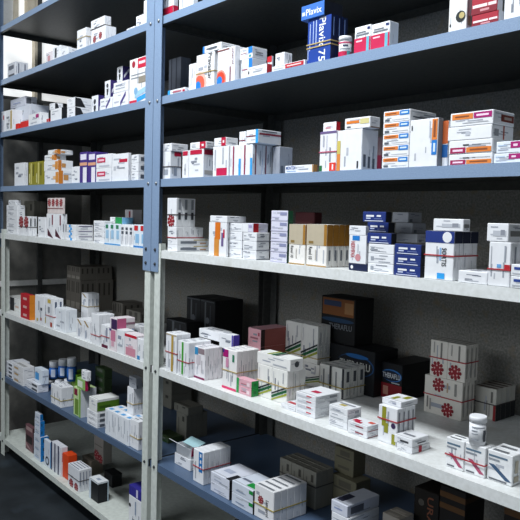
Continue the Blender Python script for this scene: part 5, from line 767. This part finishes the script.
["slim_medicine_box","white upright carton standing on the blue cornered row","","medicine box","white",-0.8773,0.04,0.4808,0.0431,0.0399,0.0957,""],
["medicine_box","small grey carton topping the white upright carton","","medicine box","greyplain",-0.8656,0.04,0.5771,0.0496,0.0237,0.0395,""],
["flat_medicine_box","dim green carton deep behind the green upright, bottom of stack","stacked cartons, dim green carton deep behind the green upright","medicine box","dimgreen",-1.4956,0.22,0.3866,0.0865,0.0382,0.0404,""],
["flat_medicine_box","dim green carton deep behind the green upright, middle of stack","stacked cartons, dim green carton deep behind the green upright","medicine box","dimgreen",-1.4956,0.22,0.4274,0.0865,0.0382,0.0404,""],
["flat_medicine_box","dim green carton deep behind the green upright, top of stack","stacked cartons, dim green carton deep behind the green upright","medicine box","dimgreen",-1.4956,0.22,0.4682,0.0865,0.0382,0.0404,""],
["medicine_box","maroon and black carton beside the blue tower","","medicine box","maroonpic",-1.825,0.0339,0.0816,0.0917,0.0163,0.1164,""],
["flat_medicine_box","white and blue carton in the foot of blue tower, bottom of stack","stacked cartons, white and blue carton in the foot of blue tower","medicine box","bluetower",-1.6901,0.0207,0.0816,0.0773,0.0364,0.0364,""],
["flat_medicine_box","white and blue carton in the foot of blue tower, middle of stack","stacked cartons, white and blue carton in the foot of blue tower","medicine box","bluetower",-1.6901,0.0207,0.1184,0.0773,0.0364,0.0364,""],
["flat_medicine_box","white and blue carton in the foot of blue tower, top of stack","stacked cartons, white and blue carton in the foot of blue tower","medicine box","bluetower",-1.6901,0.0207,0.1553,0.0773,0.0364,0.0364,""],
["flat_medicine_box","white and blue carton in the middle of blue tower, bottom of stack","stacked cartons, white and blue carton in the middle of blue tower","medicine box","bluetower",-1.6832,0.0207,0.1923,0.0633,0.0204,0.0346,""],
["flat_medicine_box","white and blue carton in the middle of blue tower, top of stack","stacked cartons, white and blue carton in the middle of blue tower","medicine box","bluetower",-1.6832,0.0207,0.2273,0.0633,0.0204,0.0346,""],
["flat_medicine_box","small white carton topping the blue tower","","medicine box","bluetower",-1.6782,0.0207,0.2626,0.0574,0.0136,0.0302,""],
["slim_medicine_box","white and blue carton with dark ring by blue tower","","medicine box","bluecircle",-1.5821,0.0242,0.0816,0.0656,0.0134,0.1139,""],
["slim_medicine_box","white slim carton with navy edge beside the orange carton, left of bundle","bundled cartons, white slim carton with navy edge beside the orange carton","medicine box","navyedge",-1.5092,0.0256,0.0816,0.0343,0.0285,0.1228,""],
["slim_medicine_box","white slim carton with navy edge beside the orange carton, middle of bundle","bundled cartons, white slim carton with navy edge beside the orange carton","medicine box","navyedge",-1.4742,0.0256,0.0816,0.0343,0.0285,0.1228,""],
["slim_medicine_box","white slim carton with navy edge beside the orange carton, right of bundle","bundled cartons, white slim carton with navy edge beside the orange carton","medicine box","navyedge",-1.4392,0.0256,0.0816,0.0343,0.0285,0.1228,""],
["slim_medicine_box","bright orange carton on the bottom shelf","","medicine box","orangecarton",-1.4039,0.0315,0.0816,0.0549,0.0394,0.1027,""],
["medicine_box","white slim carton with red figure at its foot, front of bundle","bundled cartons, white slim carton with red figure at its foot","medicine box","redfoot",-1.3152,0.0166,0.0816,0.1033,0.0128,0.0874,""],
["medicine_box","white slim carton with red figure at its foot, second from front of bundle","bundled cartons, white slim carton with red figure at its foot","medicine box","redfoot",-1.3152,0.03,0.0816,0.1033,0.0128,0.0874,""],
["medicine_box","white slim carton with red figure at its foot, third from front of bundle","bundled cartons, white slim carton with red figure at its foot","medicine box","redfoot",-1.3152,0.0435,0.0816,0.1033,0.0128,0.0874,""],
["medicine_box","white slim carton with red figure at its foot, rear of bundle","bundled cartons, white slim carton with red figure at its foot","medicine box","redfoot",-1.3152,0.057,0.0816,0.1033,0.0128,0.0874,""],
["medicine_box","brown shaded carton behind the red footed cartons","","medicine box","brownplain",-1.4281,0.13,0.0816,0.0866,0.055,0.0634,""],
["medicine_box","tall dim carton with red flowers near shelf back","","medicine box","flowerdim",-1.3561,0.15,0.1456,0.0827,0.04,0.1114,"T"],
["medicine_box","black carton with white top standing alone","","medicine box","blackcase",-1.1489,0.0289,0.0816,0.077,0.0438,0.0797,""],
["medicine_box","black carton in shade behind the white topped black one","","medicine box","blackplain",-1.243,0.14,0.0816,0.0697,0.0448,0.0531,""],
["medicine_box","white carton under the purple one at the white post","","medicine box","whitebits",-0.837,0.03,0.0816,0.0878,0.06,0.1182,"R"],
["flat_medicine_box","purple carton on a white one beside the white post","","medicine box","purpleplain",-0.8367,0.03,0.2004,0.084,0.06,0.0356,""],
]
for i, (kind, label, group, cat, des, x, y, z, w, d, h, flap_on) in enumerate(CARTONS):
    o = bpy.data.objects.new(kind, carton_mesh(des, w, d, h, i % 3)); COL.objects.link(o); o.location = (x, y, z)
    tag(o, label, cat, group or None)
    if flap_on:                                   # the tucked closing flap, a separate tongue of card
        bm = bmesh.new(); e = .0016; t = .0005
        if flap_on == 'T': cuboid(bm, (e, e*1.5, h-.0002), (w-e, d-e*.6, h+t))
        else: cuboid(bm, (w-.0002, e, e), (w+t, d-e, h-e*1.5))
        obj('tuck_flap', bm, card(DESIGNS[des][0]), o)
# label, colour, x, y, z, width, depth of the bundle it holds
BANDS = [
["tan rubber band around the flower printed carton by blue post","b59f6a",-0.4416,0.012,1.5985,0.0875,0.06],
["upper tan rubber band around the royal blue cartons","b59f6a",0.0278,0.012,1.6007,0.0775,0.0538],
["lower tan rubber band around the royal blue cartons","b59f6a",0.0278,0.012,1.5924,0.0775,0.0538],
["thin dark band around the crimson barred carton by the blue post","4a4444",-0.6192,0.012,1.3368,0.0441,0.0405],
["maroon rubber band around the purple capped carton","b0506a",0.0729,0.02,1.345,0.0542,0.07],
["dark red rubber band under the red flower cartons","a8323a",-0.5884,0.015,1.1167,0.0492,0.1013],
["dark rubber band around the red flower cartons by blue post","4a4444",-0.5925,0.015,1.1878,0.0521,0.0706],
["thin red rubber band around the blue capped white cartons","a8323a",0.3963,0.008,1.1227,0.0673,0.0811],
["bright red rubber band around the red patched cartons","a8323a",0.542,0.004,1.1053,0.0433,0.0522],
["red rubber band around the gold striped cartons","a8323a",-0.5689,0.004,0.7596,0.0609,0.0517],
["red rubber band around the green striped cartons","a8323a",-0.4995,0.004,0.744,0.0575,0.0828],
["tan rubber band around the magenta square cartons","b59f6a",-0.2973,0.0242,0.7526,0.0655,0.0796],
["tan rubber band around the front green striped bundle","b59f6a",-0.1742,0.0526,0.7441,0.1212,0.0665],
["tan rubber band around the tall green striped bundle","b59f6a",-0.2797,0.2477,0.7823,0.1387,0.0513],
["gold rubber band around the black edged cartons","a99743",-0.098,0.2163,0.7289,0.0941,0.0827],
["red rubber band around the olive barred cartons","a8323a",0.2694,0.0356,0.7518,0.052,0.0627],
["red rubber band around the wide red flower cartons","a8323a",0.1875,0.3124,0.7479,0.1118,0.052],
["red rubber band around the upper red flower cartons","a8323a",0.2012,0.3124,0.8449,0.1029,0.0542],
["thin dark band around the grey black footed cartons","4a4444",0.2906,0.3848,0.7393,0.0574,0.0902],
["red rubber band around the blue strip cartons","a8323a",-0.4255,0.0187,0.4342,0.0528,0.1007],
["gold rubber band around the red emblem cartons","a99743",-0.1297,0.0162,0.4237,0.0783,0.1186],
["dark rubber band around the shaded grey bundle","4a4444",-0.2026,0.17,0.4498,0.15,0.069],
["tan rubber band around the shorter pair near the window","b59f6a",-1.2728,0.02,1.8491,0.0786,0.0203],
["dark rubber band around the stack on red flower tier","4a4444",-1.1534,0.02,1.862,0.1085,0.0257],
["dark rubber band around the small red flower cartons, white shelf","4a4444",-1.8461,0.008,1.1135,0.1212,0.0362],
["thin red band around the yellow cornered cartons","a8323a",-1.5195,0.004,0.75,0.0811,0.0411],
["tan rubber band around the raised brown cornered cartons","b59f6a",-1.4052,0.11,0.7972,0.0567,0.0515],
["red rubber band around the row beside the brown cornered pair","a8323a",-1.0938,0.004,0.7334,0.0617,0.0628],
["red rubber band around the purple footed carton","a8323a",-1.0121,0.004,0.7409,0.0587,0.045],
["gold rubber band around the white cartons before the bottles","a99743",-1.462,0.004,0.4157,0.1015,0.0539],
["tan rubber band around the carton against the white post","b59f6a",-0.7979,0.0101,0.426,0.0544,0.0426],
["tan rubber band around the carton standing on blue cornered row","b59f6a",-0.8773,0.04,0.5191,0.0431,0.0399],
["dark rubber band around the red footed cartons","4a4444",-1.3152,0.0166,0.1253,0.1033,0.0532],
["red rubber band tying the two pink diagonal cartons together","a8323a",0.453,0.0277,0.7246,0.0863,0.0344],
]
for label, c, x, y, z, w, d in BANDS:
    bm = bmesh.new(); g, t, hh = .0006, .0011, .0013
    rings = []
    for e, zz in ((g, -hh), (g+t, -hh), (g+t, hh), (g, hh)):
        rings.append([bm.verts.new(v) for v in ((-e, -e, zz), (w+e, -e, zz), (w+e, d+e, zz), (-e, d+e, zz))])
    for a in range(4):
        A, B_ = rings[a], rings[(a+1) % 4]
        for i in range(4): bm.faces.new((A[i], A[(i+1) % 4], B_[(i+1) % 4], B_[i]))
    bmesh.ops.recalc_face_normals(bm, faces=bm.faces)
    tag(obj('rubber_band', bm, card(c), None, (x, y, z)), label, 'rubber band')
# ---------------------------------------------------------------- bottles and pots
BOTTLES = [
["pill_bottle","blue bottle with white cap in lower row, nearest the far left stack","capped blue bottles","bottle",-1.7042,0.1,0.3866,0.0196,0.0257,"2a66b4","2a6cc4","e2e4e8",[]],
["pill_bottle","blue bottle with white cap in lower row, second from the far left stack","capped blue bottles","bottle",-1.6043,0.1,0.3866,0.0191,0.0519,"2a66b4","2a6cc4","e2e4e8",[]],
["pill_bottle","blue bottle with white cap in lower row, third from the far left stack","capped blue bottles","bottle",-1.5093,0.1,0.3866,0.0186,0.0768,"2a66b4","2a6cc4","e2e4e8",[]],
["pill_bottle","blue bottle with white cap in upper row, nearest the far left stack","capped blue bottles","bottle",-1.6601,0.1,0.4391,0.0212,0.0759,"2a66b4","2a6cc4","e2e4e8",[[0.1,0.55,-60,-10,"c8d4e8"]]],
["pill_bottle","blue bottle with white cap in upper row, second from the far left stack","capped blue bottles","bottle",-1.5629,0.1,0.464,0.0206,0.0778,"2a66b4","2a6cc4","e2e4e8",[[0.1,0.55,-60,-10,"c8d4e8"]]],
["pill_bottle","blue bottle with white cap in upper row, third from the far left stack","capped blue bottles","bottle",-1.4741,0.1,0.464,0.0202,0.1004,"2a66b4","2a6cc4","e2e4e8",[[0.1,0.55,-60,-10,"c8d4e8"]]],
["medicine_pot","small round pot with white lid and crimson foot by the royal blue cartons","","pot",0.1349,0.03,1.5546,0.014,0.0503,"e6e6e8","e6e6e8","e6e6e8",[[0.02,0.3,-180,180,"b81c48"],[0.04,0.32,-30,5,"3a9a9a"],[0.66,0.73,-180,180,"c05070"],[0.52,0.6,-70,-20,"30405a"],[0.4,0.44,-100,0,"8a9098"]]],
["medicine_pot","white capped pot standing on the pink diagonal cartons","","pot",0.514,0.0401,0.7595,0.0156,0.0556,"e6e8ec","e6e8ec","e8eaee",[[0.15,0.55,-20,5,"50545c"],[0.5,0.54,-100,-60,"9aa0aa"],[0.4,0.43,-100,-55,"9aa0aa"],[0.62,0.66,-100,-10,"9aa0aa"],[0.2,0.23,-100,-50,"9aa0aa"]]],
]
def bottle(kind, label, group, cat, x, y, z, r, h, body, labcol, cap, bits):
    t = empty(kind, (x, y, z)); tag(t, label, cat, group)
    hc = h*(.36 if kind == 'pill_bottle' else .2)
    bm = bmesh.new(); lathe(bm, [(r*.92, 0), (r, h*.03), (r, h*.58 if kind == 'pill_bottle' else h-hc-.002), (r*.8, h-hc)]); obj('bottle_body', bm, card(body), t)
    bm = bmesh.new(); lathe(bm, [(r*1.004+.0004, h*.06), (r*1.004+.0004, h*.56 if kind == 'pill_bottle' else h*.74)])
    q = card(labcol); lb = obj('paper_label', bm, q, t)
    for (v0, v1, a0, a1, c) in bits:
        bm = bmesh.new(); n = max(8, int((a1-a0)/10)); rr = r*1.004+.0012
        A = [math.radians(a0+(a1-a0)*i/n) for i in range(n+1)]
        lo = [bm.verts.new((rr*math.cos(a), rr*math.sin(a), v0*h)) for a in A]; hi = [bm.verts.new((rr*math.cos(a), rr*math.sin(a), v1*h)) for a in A]
        for i in range(n): bm.faces.new((lo[i], lo[i+1], hi[i+1], hi[i]))
        obj('printed_panel', bm, card(c), lb)
    bm = bmesh.new(); rc = r*(.96 if kind == 'pill_bottle' else 1.07)
    lathe(bm, [(rc, h-hc), (rc, h-.003), (rc*.95, h), ], 24); obj('screw_cap', bm, card(cap), t)
for bt in BOTTLES: bottle(*bt)
# ---------------------------------------------------------------- torn open carton on the dark lower shelf
X, Y, Z, W_, D_ = (-0.5769, 0.0492, 0.4235, 0.0836, 0.0551)
t = empty('open_carton', (X+.004, Y+.004, Z)); tag(t, 'torn open white carton with raised flaps and magenta end', 'medicine box')
H_ = .03
bm = bmesh.new()
for a, b in (((0, 0, 0), (W_, D_, .0015)), ((0, 0, .0015), (W_, .0015, H_)), ((0, D_-.0015, .0015), (W_, D_, H_)), ((0, .0015, .0015), (.0015, D_-.0015, H_)), ((W_-.0015, .0015, .0015), (W_, D_-.0015, H_))): cuboid(bm, a, b)
obj('carton_body', bm, card('dfe2e6'), t)
def flap(name, pts, c):
    bm = bmesh.new(); a = [bm.verts.new(q) for q in pts]; n = (Vector(pts[1])-Vector(pts[0])).cross(Vector(pts[2])-Vector(pts[1])).normalized()*.0012
    b = [bm.verts.new(Vector(q)+n) for q in pts]; k = len(pts)
    bm.faces.new(a[::-1]); bm.faces.new(b)
    for i in range(k): bm.faces.new((a[i], a[(i+1) % k], b[(i+1) % k], b[i]))
    f = obj(name, bm, card(c), t); return f
flap('lid_flap', [(0, .0, H_), (W_, .0, H_), (W_*.95, -.02, H_+.014), (-.006, -.024, H_+.018)], 'e8eaee')
tag(flap('lid_flap', [(W_*.1, D_*.35, H_+.001), (W_, D_*.3, H_+.002), (W_*1.02, D_, H_+.012), (W_*.05, D_, H_+.012)], 'a8cdd4'), 'pale teal flap', None)
tag(flap('end_flap', [(W_+.0005, .0, H_*.3), (W_+.0005, D_*.3, H_*.3), (W_+.008, D_*.3, H_*1.3), (W_+.008, .0, H_*1.3)], 'b01c50'), 'magenta flap', None)
# ---------------------------------------------------------------- shelving
S = {0: 2.047, 1: 1.799, 2: 1.554, 3: 1.298, 4: 1.074, 5: 0.699, 6: 0.386, 7: 0.081}
DEP = .485; LIP = .024
def shelf_mesh(w):
    bm = bmesh.new(); t = .0016
    cuboid(bm, (0, 0, -.0008), (w, DEP, 0)); cuboid(bm, (t, t, -t), (w-t, DEP-t, -.0008), 0, 1)   # enamelled deck, underside with shade in its colour
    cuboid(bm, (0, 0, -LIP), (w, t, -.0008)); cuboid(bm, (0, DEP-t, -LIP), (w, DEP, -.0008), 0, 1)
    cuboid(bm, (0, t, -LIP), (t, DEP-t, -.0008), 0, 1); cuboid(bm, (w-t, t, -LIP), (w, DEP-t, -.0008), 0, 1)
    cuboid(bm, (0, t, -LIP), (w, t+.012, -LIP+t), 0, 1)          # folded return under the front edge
    return bm
def angle(bm, x0, x1, z0, z1, side, y=0, back=False):
    """an angle iron: front flange x0..x1, a side flange at its outer edge"""
    t = .002
    if back: cuboid(bm, (x0, y-t, z0), (x1, y, z1)); a, b = (y-.036, y-t)
    else: cuboid(bm, (x0, y-t, z0), (x1, y, z1)); a, b = (y, y+.036)
    if side < 0: cuboid(bm, (x0-.0001, a, z0), (x0+t-.0001, b, z1))
    else: cuboid(bm, (x1-t+.0001, a, z0), (x1+.0001, b, z1))
def bolt(parent, x, y, z, m):
    bm = bmesh.new(); lathe(bm, [(.0052, 0), (.0052, .0022), (.003, .0042)], 12)
    o = obj('bolt', bm, m, parent, (x, y, z)); o.rotation_euler = (math.pi/2, 0, 0)
TOP = 2.42; JOINT = 1.005
def unit(label, sx0, sx1, blue, white, keys):
    t = empty('shelving_unit', ((sx0+sx1)/2, DEP/2, 0)); tag(t, label, 'shelving unit', 'shelving units')
    t.location = (0, 0, 0)
    for k in keys:
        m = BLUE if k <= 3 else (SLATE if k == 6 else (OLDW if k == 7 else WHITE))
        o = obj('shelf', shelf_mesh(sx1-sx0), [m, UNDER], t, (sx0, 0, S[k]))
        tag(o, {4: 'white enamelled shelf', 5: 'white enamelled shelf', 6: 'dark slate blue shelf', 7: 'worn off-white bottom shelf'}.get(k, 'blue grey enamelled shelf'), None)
    for (bx, wx, side) in ((blue[0], white[0], -1), (blue[1], white[1], 1)):
        bm = bmesh.new(); angle(bm, bx[0], bx[1], JOINT, TOP, side, -.0045); o = obj('post', bm, BLUE, t); tag(o, 'blue grey upper post', None)
        for k in keys:
            if k <= 3: bolt(o, (bx[0]+bx[1])/2+.004, -.0065, S[k]-.013, STEEL)
        for dz in (.03, .075): bolt(o, (bx[0]+bx[1])/2-.004*side, -.0065, JOINT+dz-.005, DARKB)
        bm = bmesh.new(); angle(bm, wx[0], wx[1], 0, JOINT+.09, side, -.0012); o = obj('post', bm, OLDW, t); tag(o, 'worn off-white lower post', None)
        for k in keys:
            if k >= 5: bolt(o, (wx[0]+wx[1])/2, -.0032, S[k]-.013, DARKB)
        bm = bmesh.new(); xx = wx
        angle(bm, xx[0], xx[1], 0, TOP, side, DEP+.003, True); tag(obj('post', bm, GREYP, t), 'grey rear post', None)
    return t
unit('blue and white metal shelving unit beside the bright window', -2.12, -.657, ((-2.125, -2.066), (-.702, -.6535)), ((-2.046, -2.002), (-.6935, -.658)), range(8))
unit('blue and white metal shelving unit nearer the camera, holding the blue capped cartons', -.6455, .742, ((-.6505, -.608), (.70, .745)), ((-.6325, -.599), (.702, .742)), range(8))
# ---------------------------------------------------------------- the room
bm = bmesh.new(); cuboid(bm, (-3.5, -4, -.05), (3.5, .6, 0)); struct('floor', bm, FLOOR, 'dark blue grey floor in front of the shelving', 'floor')
bm = bmesh.new(); cuboid(bm, (-2.45, .5, 0), (3.5, .6, 2.95)); struct('wall_back', bm, WALL, 'speckled grey wall behind the shelving', 'wall')
WX = -2.25
bm = bmesh.new()
cuboid(bm, (WX-.12, -4, 0), (WX, .5, 1.745)); cuboid(bm, (WX-.12, -4, 2.62), (WX, .5, 2.95)); cuboid(bm, (WX-.12, .462, 1.745), (WX, .5, 2.62)); cuboid(bm, (WX-.12, -4, 1.745), (WX, -.9, 2.62))
struct('wall_left', bm, WALLD, 'grey side wall below the bright window', 'wall')
bm = bmesh.new(); cuboid(bm, (-3.5, -4, 2.95), (3.5, .6, 3.0)); struct('ceiling', bm, CEIL, 'plain pale ceiling above the shelving', 'ceiling')
wn = empty('window_1', (0, 0, 0)); wn['kind'] = 'structure'; tag(wn, 'bright frosted window beside the far end of the shelving', 'window')
bm = bmesh.new(); cuboid(bm, (WX-.05, -.9, 1.745), (WX-.045, .462, 2.62)); obj('window_pane', bm, PANE, wn)
bm = bmesh.new(); cuboid(bm, (WX-.045, -.9, 1.745), (WX+.004, .462, 1.760)); tag(obj('window_sill', bm, DARKF, wn), 'dark sill', None)
bm = bmesh.new(); cuboid(bm, (WX-.045, .250, 1.76), (WX+.002, .272, 2.62)); tag(obj('mullion', bm, DARKF, wn), 'dark mullion', None)
bm = bmesh.new(); cuboid(bm, (WX-.045, .237, 1.76), (WX-.002, .250, 2.62)); tag(obj('jamb', bm, CREAM, wn), 'cream jamb', None)
bm = bmesh.new(); cuboid(bm, (WX-.045, -.9, 2.085), (WX+.004, .237, 2.115)); tag(obj('transom', bm, CREAM, wn), 'cream transom', None)
for a, b in ((.127, .150), (.196, .234)):
    bm = bmesh.new(); cuboid(bm, (WX-.045, a, 2.115), (WX+.002, b, 2.62)); tag(obj('upper_frame', bm, CREAM, wn), 'cream upright frame', None)
bm = bmesh.new(); cuboid(bm, (WX-.045, -.9, 2.115), (WX-.01, .127, 2.62)); tag(obj('blind', bm, BLIND, wn), 'pale grey blind', None)
bm = bmesh.new(); cuboid(bm, (WX, .249, 0), (WX+.02, .272, 1.745)); struct('trim_1', bm, DARKF, 'dark upright strip on the side wall under the window mullion', 'trim')
bm = bmesh.new(); cuboid(bm, (WX, -1.5, .797), (WX+.018, .249, .824)); cuboid(bm, (WX, .272, .797), (WX+.018, .5, .824)); struct('trim_2', bm, BLIND, 'pale rail along the side wall below the white shelf', 'trim')
# ---------------------------------------------------------------- light
w = bpy.data.worlds.new('world'); SC.world = w; w.use_nodes = True
w.node_tree.nodes['Background'].inputs[0].default_value = (.8, .9, 1, 1); w.node_tree.nodes['Background'].inputs[1].default_value = .3
def area(name, loc, target, sx, sy, power, col):
    l = bpy.data.lights.new(name, 'AREA'); l.shape = 'RECTANGLE'; l.size = sx; l.size_y = sy; l.energy = power; l.color = col
    o = bpy.data.objects.new(name, l); COL.objects.link(o); o.location = loc
    o.rotation_euler = (Vector(target)-Vector(loc)).to_track_quat('-Z', 'Y').to_euler()
area('ceiling_lamp', (-.1, -1.02, 2.85), (-.1, -.15, 1.0), 1.7, .3, 71, (.93, .97, 1))
area('room_fill_light', (-.6, -3.4, 2.25), (-.5, 0, 1.1), 2.2, .9, 30, (.9, .95, 1))  # added fill light, out of view; no window is built there
SC.view_settings.view_transform = 'Standard'; SC.view_settings.look = 'None'; SC.view_settings.gamma = 1; SC.view_settings.exposure = 0
SC.view_settings.use_curve_mapping = False
